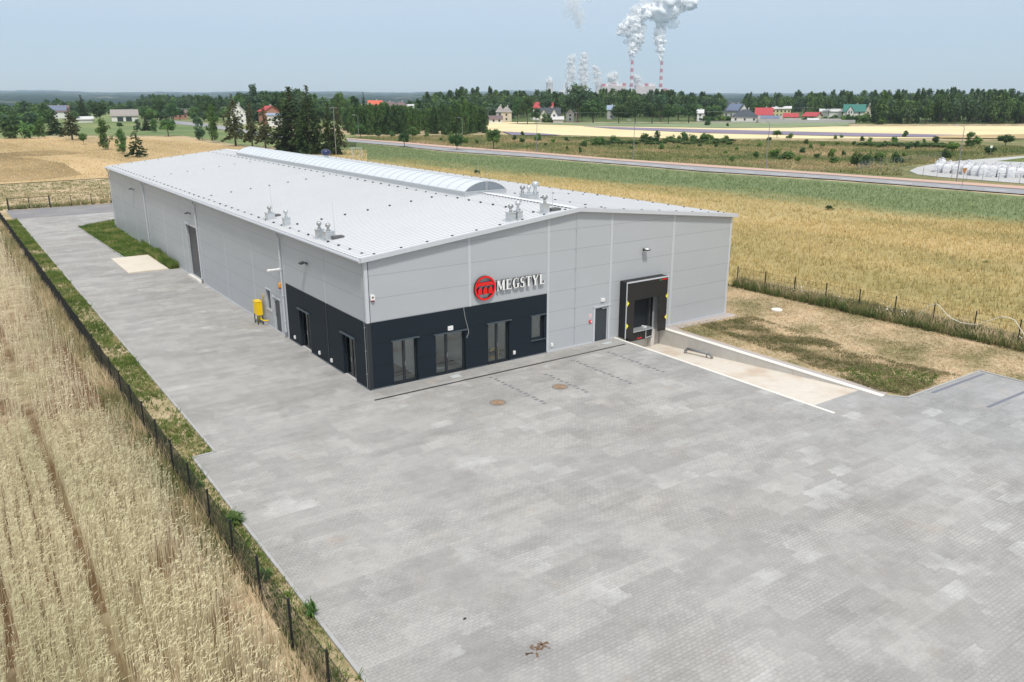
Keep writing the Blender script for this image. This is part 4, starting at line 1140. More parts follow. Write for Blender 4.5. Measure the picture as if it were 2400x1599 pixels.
# --- wheat west of the fence: a dense canopy with stalks and ears standing out of it
def tram(x, y):          # wheel tracks and gaps between the sown rows, running along the field
    wob = .05*np.sin(y*.21)+.03*np.sin(y*.73)
    g = np.abs(x+14.42+wob) < .15
    g |= np.abs(x+16.62+wob) < .09
    g |= (np.abs(x+22.8+wob) < .17) | (np.abs(x+25.0+wob) < .15)
    g |= (np.abs(x+13.55+wob) < .05) | (np.abs(x+15.3+wob) < .05)
    return g
nx, ny = 150, 420
gx = np.linspace(-75, -11.25, nx); gy = np.linspace(-34, 92, ny)
Xg, Yg = np.meshgrid(gx, gy, indexing='ij'); Dg = np.hypot(Xg-CAM[0], Yg-CAM[1])
edge = np.clip((-11.2-Xg+.5*noise2(Xg, Yg, .9, 5))/1.5, 0, 1)
Zg = (.14+.46*np.clip((Dg-32)/50, 0, 1)+.08*noise2(Xg, Yg, 2.5, 3)+rng.normal(0, .07, Xg.shape))*edge
Zg = np.where(tram(Xg, Yg), Zg*.25, Zg); Zg[:, 0] = 0; Zg[:, -1] = 0; Zg = np.maximum(Zg, -.015)
i, j = np.meshgrid(np.arange(nx-1), np.arange(ny-1), indexing='ij'); a = (i*ny+j).ravel()
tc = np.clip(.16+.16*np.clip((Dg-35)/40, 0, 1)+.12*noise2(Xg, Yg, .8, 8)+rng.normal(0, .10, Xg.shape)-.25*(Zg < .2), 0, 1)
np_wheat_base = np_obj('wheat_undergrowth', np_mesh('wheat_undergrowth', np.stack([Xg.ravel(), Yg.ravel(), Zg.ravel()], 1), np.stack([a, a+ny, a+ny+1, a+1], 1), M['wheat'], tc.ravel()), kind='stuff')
tag(np_wheat_base, 'pale ripe wheat leaf layer filling the field left of the dark fence', 'wheat')
CELL = np.clip(rng.random(65536)*1.35, .12, 1)
def wheat(n, x0, x1, y0, y1, dmin, dmax, wd, hmul=1.0):
    x = rng.uniform(x0, x1, n); y = rng.uniform(y0, y1, n)
    v, D = in_view(x, y, 1, 40); ds = np.hypot(x-CAM[0], y-CAM[1])
    e = (-10.95-x+.55*noise2(x, y, .9, 5))
    k = v & (ds > dmin) & (ds <= dmax) & ~(tram(x, y) & (rng.random(n) < .95)) & ~((np.abs(((x+.06*np.sin(y*.5)) % .37)-.18) < .05) & (rng.random(n) < .75)) & (rng.random(n) < np.clip(e/1.3, 0, 1)**1.1) & (rng.random(n) < np.maximum(.0 if dmin < 30 else .45, CELL)[(np.floor(x/.11).astype(int)*7919+np.floor(y/.16).astype(int)*104729) % 65536]) & (noise2(x, y, 2.2, 9) > -.55+.3*rng.random(n)-.25*(np.maximum(0, -11-x) > 2))
    x, y = x[k], y[k]; n = len(x)
    h = (1.16+.10*noise2(x, y, .5, 2)+rng.normal(0, .12, n))*hmul
    t = np.clip(.62+.16*noise2(x, y, .35, 4)+rng.normal(0, .13, n), .1, 1)
    return x, y, h, wd, t
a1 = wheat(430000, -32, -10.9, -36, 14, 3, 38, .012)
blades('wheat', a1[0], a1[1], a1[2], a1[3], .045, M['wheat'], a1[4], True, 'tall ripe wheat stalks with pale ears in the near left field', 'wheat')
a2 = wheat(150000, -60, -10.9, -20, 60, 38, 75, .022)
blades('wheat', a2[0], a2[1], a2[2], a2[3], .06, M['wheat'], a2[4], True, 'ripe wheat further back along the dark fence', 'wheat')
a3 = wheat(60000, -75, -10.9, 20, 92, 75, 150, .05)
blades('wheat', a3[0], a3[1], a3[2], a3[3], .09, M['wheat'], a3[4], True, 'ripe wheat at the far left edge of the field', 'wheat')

def tufts(name, n, poly, h, wd, mat, lab, cat, per=5, lean=.35, thresh=None, z0=0.0, dens=None, maxd=1e9):
    P = np.array(poly); x = rng.uniform(P[:, 0].min(), P[:, 0].max(), n); y = rng.uniform(P[:, 1].min(), P[:, 1].max(), n)
    ins = np.zeros(n, bool); j = len(P)-1
    for i in range(len(P)):
        xi, yi, xj, yj = *P[i], *P[j]
        c = ((yi > y) != (yj > y)) & (x < (xj-xi)*(y-yi)/(yj-yi+1e-12)+xi); ins ^= c; j = i
    v, D = in_view(x, y, 0, 30); k = ins & v & (D < maxd)
    if thresh is not None: k &= noise2(x, y, thresh[0], thresh[2]) + rng.normal(0, .22, n) > thresh[1]
    x, y = x[k], y[k]
    x = np.repeat(x, per)+rng.normal(0, wd*1.6, len(x)*per); y = np.repeat(y, per)+rng.normal(0, wd*1.6, len(y)*per)
    hh = h*rng.uniform(.5, 1.25, len(x))*(1+.3*noise2(x, y, 1.3, 6))
    return blades(name, x, y, hh, wd, lean, mat, rng.uniform(.75, 1.35, len(x)), False, lab, cat, z0)
VERGE = [(-10.45, -34), (-9.5, -34), (-9.5, -3.1), (-8.6, -3.1), (-8.6, 79), (-10.45, 79)]
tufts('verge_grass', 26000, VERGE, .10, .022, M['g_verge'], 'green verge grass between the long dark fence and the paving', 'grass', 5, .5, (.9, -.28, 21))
tufts('verge_weeds', 3000, VERGE, .24, .03, M['g_verge'], 'taller weeds scattered over the verge beside the paving', 'weeds', 7, .5, (1.7, .10, 23))
tufts('weeds', 9000, [(-11.3, -34), (-10.0, -34), (-10.0, 89), (-11.3, 89)], .38, .02, M['g_weed'], 'rank green weeds growing along the foot of the long fence', 'weeds', 5, .4, (.6, -.2, 31))
tufts('dry_stems', 5000, [(-11.4, -34), (-10.2, -34), (-10.2, 89), (-11.4, 89)], .75, .012, M['g_dry'], 'dry grass stems between wheat and the long fence', 'grass', 3, .2)
PATCH = [(-3.0, 45.3), (-3.55, 68), (1.5, 72), (3, 72), (3, 65.5), (-.05, 65.4), (-.05, 37.5), (-.93, 37.5), (-.93, 45.3)]
sheet('grass_patch', PATCH, M['s_verge'], .003)
tufts('patch_grass', 9000, PATCH, .20, .03, M['g_verge'], 'rough green grass patch beside the far part of the long wall', 'grass', 5, .5)
tufts('patch_grass', 900, [(-.9, 37.5), (-.05, 37.5), (-.05, 52), (-.9, 47)], .55, .03, M['g_verge'], 'tall green grass against the wall beside the concrete slab', 'grass', 6, .35)
LAWN = [(20.85, -.2), (21.0, -15.9), (28.0, -15.95), (28.0, -45), (34.9, -45), (33.9, 0), (33, 40), (26.7, 40), (26.6, -.8)]
tufts('dry_grass', 60000, LAWN, .075, .03, M['g_dry'], 'patchy dry grass between the ramp wall and the right fence', 'grass', 3, .7)
tufts('coarse_grass', 26000, [tuple(at(*p)[:2]) for p in [(1640, 762), (1760, 742), (1900, 785), (2100, 850), (2250, 880), (2130, 925), (2060, 918), (1850, 838)]], .11, .03, M['g_dull'], 'darker coarse grass patch in front of the ramp wall', 'grass', 3, .6, (1.6, .02, 44))
tufts('green_grass', 1100, [tuple(at(*p)[:2]) for p in [(1950, 865), (2050, 860), (2200, 880), (2180, 905), (2110, 925), (2040, 905)]], .12, .03, M['g_verge'], 'greener grass at the corner of the yard', 'grass', 5, .5)
tufts('dry_stems', 3500, [(33.0, 5.5), (34.5, 5.5), (36.2, -28), (33.7, -28)], .75, .025, M['g_dry'], 'dry brown stems mixed into the weeds of the right fence', 'grass', 3, .3)
tufts('fence_weeds', 7000, [(32.9, 5.5), (34.6, 5.5), (36.4, -28), (33.5, -28)], .50, .035, M['g_weed'], 'tall weeds and wild flowers along the right fence', 'weeds', 5, .35)
tufts('fence_weeds', 700, [(-11, 89.4), (34, 90.3), (34, 91.5), (-11, 91.5)], .5, .06, M['g_heath'], 'dry weeds behind the gate fence', 'weeds', 5, .4)
tufts('rough_grass', 9000, [(-40, 90.5), (34, 91), (20, 127), (-40, 127)], .16, .06, M['g_heath'], 'rough dry grass behind the gate', 'grass', 4, .6)
CROP = [(35.1, -45), (33.7, 5.6), (30.5, 60), (28, 89), (33, 150), (60, 190), *[tuple(at(*p)[:2]) for p in ((812, 334), (946, 348), (1050, 360), (1254, 375), (1458, 393), (1650, 409), (1950, 430), (2180, 449), (2400, 467))]]
tufts('crop', 150000, CROP, .40, .035, M['g_crop'], 'short patchy green and golden crop right of the hall', 'crop', 2, .25, None, 0, None, 95)
tufts('crop', 80000, CROP, .36, .08, M['g_crop'], 'distant part of the green and golden crop before the road', 'crop', 2, .25)
HEATH = [tuple(at(*p)[:2]) for p in [(812, 324), (1050, 342), (1254, 357), (1458, 373), (1650, 386), (1950, 405), (2110, 414), (2110, 392), (2400, 362), (2400, 345), (1900, 332), (1400, 323), (1140, 318), (850, 322)]]
tufts('heath_grass', 70000, HEATH, .45, .16, M['g_heath'], 'rough brown and green heath beyond the road', 'grass', 2, .5)
tufts('stubble', 26000, [tuple(at(*p)[:2]) for p in [(-20, 330), (110, 323), (330, 325), (560, 345), (860, 354), (860, 398), (255, 416), (-20, 434)]], .22, .10, M['g_gold'], 'golden field stubble left of the hall', 'crop', 2, .4, None, .06)
# small white flowers of the right fence weeds
x = rng.uniform(33.6, 35.2, 260); y = rng.uniform(-20, 4, 260)
k = noise2(x, y, .9, 12) > .1; x, y = x[k], y[k]; n = len(x); s_ = .05
V = np.stack([np.stack([x-s_, y, .45+0*x], 1), np.stack([x, y-s_, .47+0*x], 1), np.stack([x+s_, y, .45+0*x], 1), np.stack([x, y+s_, .5+0*x], 1)], 1)
V[:, :, 2] += rng.uniform(-.1, .3, n)[:, None]
tag(np_obj('wild_flowers', np_mesh('wild_flowers', V.reshape(-1, 3), np.arange(4*n).reshape(-1, 4), M['white']), kind='stuff'), 'tiny white flower heads among the weeds of the right fence', 'flowers')

# ================================================================ TREES
def leafset(c, s, r_, flat=.35, out=None):
    """leaf-sized quads at centres c with sizes s"""
    n = len(c); nrm = r_.normal(0, 1, (n, 3))
    if out is not None: nrm = nrm*.6+out*1.2
    nrm[:, 2] += flat
    nrm /= np.linalg.norm(nrm, axis=1)[:, None]
    a = np.cross(nrm, r_.normal(0, 1, (n, 3))); a /= np.linalg.norm(a, axis=1)[:, None]+1e-9
    b = np.cross(nrm, a); s = s[:, None]
    a = a*s*r_.uniform(.6, 1.3, (n, 1)); b = b*s*r_.uniform(.45, .9, (n, 1))
    V = np.stack([c-a, c-b, c+a, c+b], 1).reshape(-1, 3)
    return V, np.arange(4*n).reshape(-1, 4)
def tube_np(p, q, r0, r1, k=6):
    m_ = MB(); m_.cyl(p, q, r0, r1, k, cap=False); return m_
def make_round(seed, lobes=22, per=110, size=.034, shape=(.36, .36, .36), zc=.60, bottom=.22):
    r_ = np.random.default_rng(seed); cs = []; ss = []; outs = []; tt = []
    for i in range(lobes):
        u = r_.normal(0, 1, 3); u /= np.linalg.norm(u); rr = r_.uniform(.35, .80)
        c = np.array([u[0]*shape[0]*rr, u[1]*shape[1]*rr, zc+u[2]*shape[2]*rr]); R_ = r_.uniform(.11, .19)
        c[2] = max(c[2], bottom+R_*.6)
        v = r_.normal(0, 1, (per, 3)); v /= np.linalg.norm(v, axis=1)[:, None]
        p = c+v*R_*r_.uniform(.55, 1.08, (per, 1))*np.array([1, 1, .85])
        cs.append(p); outs.append(v); ss.append(r_.uniform(.6, 1.25, per)*size); tt.append(np.full(per, r_.uniform(.1, .9))+r_.normal(0, .12, per))
    c = np.concatenate(cs); V, F = leafset(c, np.concatenate(ss), r_, .3, np.concatenate(outs))
    t = MB(); t.cyl((0, 0, 0), (r_.normal(0, .01), r_.normal(0, .01), .55), .022, .012, 7, cap=False)
    for i in range(6):
        a = r_.uniform(0, 6.28); z = r_.uniform(.22, .5)
        t.cyl((0, 0, z), (math.cos(a)*.2, math.sin(a)*.2, z+.22), .010, .004, 5, cap=False)
    return V, F, np.repeat(np.clip(np.concatenate(tt), 0, 1), 4), t
def make_oval(seed, n=2600, size=.026, wid=.25, zlo=.14):
    r_ = np.random.default_rng(seed); cs = []; tt = []; outs = []
    for k in range(46):
        z = r_.uniform(zlo, .98); f = (z-zlo)/(1-zlo); w_ = wid*max(.12, math.sin(min(1, f*.93+.10)*math.pi))**.45
        a = r_.uniform(0, 6.28); rr = r_.uniform(.2, .9)*w_; c = np.array([math.cos(a)*rr, math.sin(a)*rr, z])
        m_ = n//46; v = r_.normal(0, 1, (m_, 3)); v /= np.linalg.norm(v, axis=1)[:, None]
        p = c+v*np.array([.07, .07, .10])*r_.uniform(.5, 1.15, (m_, 1)); p[:, 2] -= r_.random(m_)*.03
        cs.append(p); outs.append(v); tt.append(np.full(m_, r_.uniform(.1, .9))+r_.normal(0, .1, m_))
    c = np.concatenate(cs); V, F = leafset(c, r_.uniform(.6, 1.2, len(c))*size, r_, .1, np.concatenate(outs))
    t = MB(); t.cyl((0, 0, 0), (0, 0, .8), .016, .005, 7, cap=False)
    return V, F, np.repeat(np.clip(np.concatenate(tt), 0, 1), 4), t
def make_spruce(seed, layers=26, zlo=.08, wid=.26, gap=.0, n_b=11, size=.030, droop=.35, power=.9):
    r_ = np.random.default_rng(seed); cs = []; tt = []; ss = []
    for i in range(layers):
        f = i/(layers-1); z = zlo+(1-zlo)*f**.95; w_ = wid*((1-f)**power)*r_.uniform(.8, 1.12)+.008
        for b in range(max(4, int(n_b*(1-f*.6)))):
            if r_.random() < gap: continue
            a = r_.uniform(0, 6.28); Lb = w_*r_.uniform(.6, 1.12); m_ = max(4, int(26*Lb/wid))
            u = r_.uniform(.12, 1, m_)**.8; x = np.cos(a)*Lb*u; y = np.sin(a)*Lb*u
            zz = z+.02-droop*Lb*u**1.4+.10*Lb*np.maximum(0, u-.8)
            p = np.stack([x, y, zz], 1)+r_.normal(0, .010, (m_, 3))*np.array([1, 1, .8]); p[:, 2] -= r_.random(m_)*.022
            cs.append(p); tt.append(np.full(m_, r_.uniform(.05, .8))+.2*u); ss.append(r_.uniform(.6, 1.15, m_)*size*(1-.45*f))
    cs.append(np.stack([r_.normal(0, .004, 14), r_.normal(0, .004, 14), r_.uniform(.94, 1.0, 14)], 1)); tt.append(np.full(14, .5)); ss.append(np.full(14, .012))
    c = np.concatenate(cs); V, F = leafset(c, np.concatenate(ss), r_, .5)
    t = MB(); t.cyl((0, 0, 0), (0, 0, .96), .017, .003, 7, cap=False)
    return V, F, np.repeat(np.clip(np.concatenate(tt), 0, 1), 4), t
def make_bush(seed, lobes=11, per=70, size=.075):
    r_ = np.random.default_rng(seed); cs = []; tt = []; outs = []
    for i in range(lobes):
        a = r_.uniform(0, 6.28); rr = r_.uniform(0, .34); R_ = r_.uniform(.15, .28); z = r_.uniform(.2, .72)
        v = r_.normal(0, 1, (per, 3)); v /= np.linalg.norm(v, axis=1)[:, None]
        p = np.array([math.cos(a)*rr, math.sin(a)*rr, z])+v*R_*r_.uniform(.5, 1.15, (per, 1)); p[:, 2] = np.abs(p[:, 2])
        cs.append(p); outs.append(v); tt.append(np.full(per, r_.uniform(.1, .9))+r_.normal(0, .12, per))
    c = np.concatenate(cs); V, F = leafset(c, r_.uniform(.5, 1.2, len(c))*size, r_, .2, np.concatenate(outs))
    t = MB()
    for i in range(4):
        a = r_.uniform(0, 6.28); t.cyl((0, 0, 0), (math.cos(a)*.18, math.sin(a)*.18, .5), .02, .008, 5, cap=False)
    return V, F, np.repeat(np.clip(np.concatenate(tt), 0, 1), 4), t
K = {}   # kind -> list of (V,F,tint,trunkMB)
K['round'] = [make_round(s) for s in (1, 2, 3)]
K['wide'] = [make_round(s, 30, 100, .034, (.44, .44, .33), .58, .14) for s in (4, 5)]
K['oval'] = [make_oval(s) for s in (6, 7, 8)]
K['spruce'] = [make_spruce(s) for s in (9, 10)]
K['bigspruce'] = [make_spruce(s, 34, .06, .30, .05, 15, .024, .45, .75) for s in (11, 12)]
K['thinspruce'] = [make_spruce(s, 22, .22, .17, .15, 8, .026, .6, .55) for s in (13, 14, 15)]
K['youngspruce'] = [make_spruce(s, 13, .14, .34, .12, 8, .05, .25, .8) for s in (16, 17)]
K['bush'] = [make_bush(s) for s in (18, 19, 20, 21)]
WID = {'round': .80, 'wide': .94, 'oval': .48, 'spruce': .42, 'bigspruce': .37, 'thinspruce': .28, 'youngspruce': .58, 'bush': .86}
_cache = {}
def proto_mesh(kind, i, leafm, trunkm):
    key = (kind, i, leafm, trunkm)
    if key not in _cache:
        V, F, T, t = K[kind][i]
        cm = np_mesh('crown', V, F, M[leafm], T)
        tm = bpy.data.meshes.new('trunk'); tm.from_pydata(t.v, [], t.f); tm.materials.append(M[trunkm])
        _cache[key] = (cm, tm)
    return _cache[key]
def tree(px, top, base, wpx, kind, leafm, label, name=None, cat='tree', group=None, trunkm='wood', z=0.0):
    """stands on the ground where the photograph shows its foot; height and spread from its size there"""
    g = at(px, base, z); D = float((g-CAM)@_f)
    h = (base-top)/FPX*D; wd = wpx/FPX*D
    i = random.randrange(len(K[kind])); cm, tm = proto_mesh(kind, i, leafm, trunkm)
    name = name or {'round': 'leafy_tree', 'wide': 'leafy_tree', 'oval': 'birch_tree', 'spruce': 'spruce_tree', 'bigspruce': 'spruce_tree', 'thinspruce': 'spruce_tree', 'youngspruce': 'spruce_tree', 'bush': 'bush'}[kind]
    t = thing(name, label, cat, g, random.uniform(0, 6.28), group)
    s = wd/WID[kind]; t.scale = (s, s, h)
    for nm, me in (('crown', cm), ('trunk', tm)):
        o = bpy.data.objects.new(nm, me); C.objects.link(o); o.parent = t
    return t

TT = [  # px, top, base, width, kind, leaf, label
 (196, 227, 284, 34, 'spruce', 'spruce', 'tall pointed dark spruce between the solar roofed house and the dark round tree'),
 (236, 237, 288, 52, 'wide', 'leafd', 'dark spreading tree just left of the grey roofed barn'),
 (132, 264, 317, 40, 'spruce', 'spruce', 'dense dark conifer below the solar roofed house'),
 (170, 258, 329, 38, 'thinspruce', 'spruceb', 'tall pine with a bare trunk at the top edge of the golden field'),
 (197, 311, 340, 21, 'round', 'leafm', 'very small round tree alone on the golden field edge'),
 (248, 283, 352, 36, 'oval', 'leafm', 'tall oval tree leftmost of the three on the golden field'),
 (287, 303, 362, 28, 'oval', 'leafm', 'slim pale birch between the oval tree and the young spruce'),
 (323, 301, 369, 44, 'youngspruce', 'spruce', 'young dark spruce standing on the golden field nearest the hall'),
 (281, 286, 302, 18, 'round', 'leafd', 'little round tree in the green meadow below the barn'),
 (324, 281, 308, 16, 'oval', 'leafb', 'slender young birch in the meadow right of the barn'),
 (344, 273, 307, 22, 'spruce', 'spruce', 'small dark conifer between two slender birches in the meadow'),
 (363, 279, 311, 20, 'oval', 'leafm', 'slender birch touching the broad round meadow tree'),
 (395, 276, 320, 46, 'round', 'leafm', 'broad round tree in the green meadow'),
 (468, 276, 329, 30, 'oval', 'leafb', 'short full birch left of the taller birch before the back road'),
 (501, 251, 335, 32, 'oval', 'leafm', 'taller birch with a pale trunk before the back road'),
 (553, 228, 343, 44, 'thinspruce', 'spruceb', 'leftmost sparse brownish spruce in the row behind the hall'),
 (592, 248, 346, 34, 'thinspruce', 'spruceb', 'second sparse spruce in the row behind the hall'),
 (623, 252, 349, 36, 'thinspruce', 'spruceb', 'third sparse spruce in the row right in front of the red roofed house'),
 (687, 214, 359, 92, 'bigspruce', 'spruce', 'widest huge dark spruce behind the skylight'),
 (728, 211, 362, 62, 'bigspruce', 'spruce', 'tallest narrow top spruce right of the widest one'),
 (774, 248, 364, 50, 'spruce', 'spruce', 'dark dense spruce beside the tall pole behind the hall'),
 (796, 246, 360, 32, 'thinspruce', 'spruceb', 'thin brownish spruce right of the tall pole'),
 (598, 205, 288, 40, 'oval', 'leafb', 'tall bluish poplar rising above the tree line left of the big spruces'),
 (628, 219, 286, 20, 'round', 'leafd', 'small dome topped tree right of the tall poplar'),
 (694, 206, 288, 70, 'wide', 'leafb', 'wide airy crowned tree rising behind the big spruces'),
 (798, 215, 292, 42, 'round', 'leafm', 'tall round topped tree behind the plantation left end'),
 (815, 245, 300, 34, 'round', 'leafm', 'round tree in front of the tall round topped one'),
 (854, 220, 286, 18, 'spruce', 'spruce', 'lone narrow conifer left of the orange roofed house'),
 (490, 219, 284, 52, 'round', 'leafd', 'large dome shaped tree on the left skyline'),
 (375, 228, 285, 40, 'round', 'leafd', 'dark round tree on the left skyline right of the barn'),
 (408, 240, 290, 34, 'round', 'leafd', 'dark tree beside the left back road'),
 (1213, 226, 291, 34, 'round', 'leafd', 'left tree of the dark pair in front of the red roofs'),
 (1236, 220, 292, 42, 'round', 'leafd', 'right and taller tree of the dark pair before the red roofs'),
 (1256, 250, 291, 24, 'round', 'leafd', 'lower dark tree between the pair and the white gabled house'),
 (1280, 262, 288, 40, 'bush', 'leafm', 'broad low green bush in front of the white gabled house'),
 (1353, 196, 287, 74, 'round', 'leafb', 'tallest broad tree left of the power station towers'),
 (1278, 212, 284, 44, 'round', 'leafb', 'skyline tree below the pale cooling tower'),
 (1390, 228, 289, 66, 'wide', 'leafd', 'wide dark tree right of the white gabled houses'),
 (1450, 243, 290, 42, 'round', 'leafd', 'first dark rounded tree in the row left of centre field'),
 (1488, 230, 291, 46, 'round', 'leafd', 'second dark rounded tree in that row with a lighter top'),
 (1528, 236, 291, 44, 'round', 'leafd', 'third dark rounded tree in that row'),
 (1566, 244, 291, 40, 'round', 'leafd', 'fourth dark rounded tree ending that row'),
 (1548, 214, 286, 52, 'round', 'leafb', 'taller airy tree behind the row under the right chimney'),
 (1614, 240, 289, 52, 'round', 'leafd', 'full dark tree left of the small white house'),
 (1680, 236, 276, 36, 'round', 'leafd', 'dark rounded tree behind the white solar roofed house'),
 (1760, 236, 274, 50, 'wide', 'leafm', 'green spreading tree behind the dark hipped roof'),
 (1658, 280, 295, 17, 'bush', 'leafd', 'dark round shrub on the green strip before the grey hipped house'),
 (1705, 287, 297, 8, 'bush', 'leafd', 'tiny dark shrub on the green strip'),
 (887, 305, 326, 20, 'round', 'leafd', 'small round tree between plantation and road'),
 (948, 308, 345, 34, 'round', 'leafd', 'dark round pine at the near road side left of the other one'),
 (1071, 309, 353, 40, 'wide', 'leafd', 'larger dark pine at the near road side'),
 (1157, 297, 351, 46, 'round', 'leafm', 'full green tree on the heath at the right end of the plantation'),
 (1058, 310, 330, 16, 'oval', 'leafl', 'light green sapling behind the larger roadside pine'),
 (1092, 320, 338, 14, 'bush', 'leafl', 'light green bush right of the larger roadside pine'),
 (968, 296, 330, 30, 'round', 'leafm', 'green tree between plantation and the left roadside pine'),
 (845, 288, 322, 34, 'round', 'leafm', 'green tree at the near left corner of the plantation'),
 (1539, 306, 334, 17, 'oval', 'leafd', 'slim dark tree among the heath bushes near the third lamp'),
 (2273, 311, 347, 28, 'oval', 'leafm', 'tall oval green tree right of the rightmost lamp'),
 (2356, 314, 341, 44, 'wide', 'leafd', 'broad dark shrub tree near the right picture edge'),
 (2230, 331, 358, 38, 'wide', 'leafl', 'light green spreading tree behind the rightmost lamp'),
 (2216, 348, 373, 24, 'bush', 'leafd', 'dark shrub behind the yard fence left of the lamp'),
 (2319, 342, 364, 34, 'wide', 'leafd', 'dark leaning shrub behind the storage yard'),
 (2003, 352, 389, 30, 'bush', 'leafd', 'leftmost dark shrub at the corner of the yard fence'),
 (2027, 356, 390, 26, 'bush', 'leafd', 'second dark shrub at the corner of the yard fence'),
 (2056, 354, 381, 38, 'bush', 'leafm', 'third broader shrub along the yard fence'),
 (2101, 354, 383, 28, 'bush', 'leafd', 'fourth shrub along the yard fence'),
 (2119, 357, 369, 12, 'bush', 'leafm', 'small bright shrub right of the fourth fence shrub'),
 (1651, 311, 336, 30, 'wide', 'leafm', 'largest leafy bush in the hedge row by the third lamp'),
 (1700, 317, 334, 18, 'bush', 'leafm', 'bush standing free right of the hedge row'),
 (1821, 304, 324, 26, 'round', 'leafm', 'rounded tree at the pale field edge by the fourth lamp'),
 (1802, 320, 331, 15, 'bush', 'leafd', 'dark bush left of the rounded field edge tree'),
 (1851, 311, 325, 16, 'bush', 'leafm', 'small rounded bush right of the field edge tree'),
 (1816, 346, 371, 28, 'bush', 'leafl', 'yellow green bush right of the fourth lamp base'),
 (1842, 352, 375, 40, 'bush', 'leafm', 'wide low bush beside the yellow green one'),
 (1948, 346, 369, 22, 'bush', 'leafl', 'light green bush in mid heath'),
 (1955, 366, 385, 26, 'bush', 'leafm', 'lower green bush below the light one in mid heath'),
 (1404, 320, 342, 34, 'bush', 'leafm', 'dense green bush group left of the third lamp'),
 (1437, 316, 337, 26, 'bush', 'leafm', 'rounded bush between the dense group and the third lamp'),
 (1367, 328, 345, 20, 'bush', 'leafm', 'green bush above a narrow shrub on the heath'),
 (1360, 343, 361, 10, 'bush', 'leafd', 'narrow dark shrub on the open heath'),
 (1328, 320, 332, 14, 'bush', 'leafd', 'little dark bush on the brown heath'),
 (2193, 317, 336, 18, 'bush', 'leafd', 'dark upright bush on the far right heath edge'),
 (2096, 319, 334, 18, 'bush', 'leafm', 'green bush at the far edge of the heath'),
 (1977, 352, 366, 11, 'bush', 'leafd', 'small dark bush at the right of mid heath'),
 (25, 276, 325, 54, 'bush', 'leafd', 'leftmost dense dark shrub mass at the picture edge'),
 (70, 285, 325, 44, 'bush', 'leafm', 'second shrub mass left of the dense dark conifer'),
 (98, 280, 325, 26, 'oval', 'leafm', 'upright shrub touching the second shrub mass'),
]
for px, tp, bs, wp, kd, lf, lab in TT:
    low = kd == 'bush'
    tree(px, tp, bs, wp, kd, lf, lab, cat='bush' if low else 'tree', trunkm='birchbark' if kd == 'oval' else 'wood')
# scattered small bushes of the heath: nothing tells them apart
sb = [(1205, 330, 9), (1223, 336, 12), (1261, 332, 13), (1296, 337, 8), (1278, 342, 7), (1511, 332, 18), (1524, 335, 16), (1570, 333, 15), (1590, 332, 12), (1603, 331, 16), (1624, 331, 14), (1668, 332, 14),
      (1622, 333, 12), (1607, 333, 14), (1727, 354, 8), (1715, 380, 11), (1640, 345, 8), (1677, 347, 8), (1928, 345, 9), (1963, 341, 9), (1958, 326, 7), (1972, 324, 7), (2036, 337, 10), (2127, 352, 10), (2166, 335, 8), (2120, 322, 12),
      (2020, 331, 8), (2040, 330, 7), (2000, 341, 10), (1900, 350, 10), (1880, 361, 12), (1780, 345, 9), (1550, 352, 12), (1480, 352, 10), (1330, 352, 8), (1870, 380, 11), (1772, 371, 12), (2058, 349, 11), (2075, 343, 9), (2290, 340, 16), (1225, 318, 8), (1000, 322, 10), (1035, 330, 8), (920, 322, 10), (1118, 338, 9), (1700, 362, 9), (1590, 348, 8), (2150, 348, 12), (1915, 372, 13), (1890, 340, 10)]
for px, bs, wp in sb:
    wp *= 1.3
    tree(px, bs-wp*random.uniform(.8, 1.3), bs, wp, 'bush', random.choice(['leafm', 'leafd', 'leafm', 'leafl']), 'small bush scattered on the brown heath beyond the road', 'bush', 'bush', 'small bushes on the heath')
def weed(x, y, size, tall, lab, seed):
    r_ = np.random.default_rng(seed); t = thing('weed', lab, 'plant', (x, y, 0), 0); V = []; F = []; T = []
    for k in range(70):
        a = r_.uniform(0, 6.28); L = size*r_.uniform(.5, 1.1); up = tall*r_.uniform(.3, 1.1); w_ = size*r_.uniform(.05, .11); r0 = size*.12*r_.random()
        d = np.array([math.cos(a), math.sin(a), 0]); n = np.array([-d[1], d[0], 0])
        p0 = d*r0; p1 = d*(r0+L*.5)+np.array([0, 0, up*.85]); p2 = d*(r0+L)+np.array([0, 0, up*r_.uniform(.4, 1.0)])
        b = len(V); V += [p0-n*w_*.3, p0+n*w_*.3, p1+n*w_, p1-n*w_, p2+n*w_*.2, p2-n*w_*.2]; F += [(b, b+1, b+2, b+3), (b+3, b+2, b+4, b+5)]; T += [r_.random()]*6
    np_obj('leaves', np_mesh('leaves', np.array(V), np.array(F), M['leafm'], np.array(T)), t)
    m_ = MB(); m_.cyl((0, 0, 0), (0, 0, tall*.8), .012, .006, 5); m_.build('stem', M['wood'], t)
weed(-9.62, -9.45, .42, .38, 'bushy green weed leaning over the kerb of the yard', 1)
weed(-9.52, -16.1, .26, .62, 'tall thin leafed weed at the kerb in the foreground', 2)
weed(-9.9, -5.9, .22, .2, 'small broad leafed weed between fence and kerb', 3)
weed(-10.0, -13.4, .38, .34, 'dark weed clump between fence and kerb', 4)

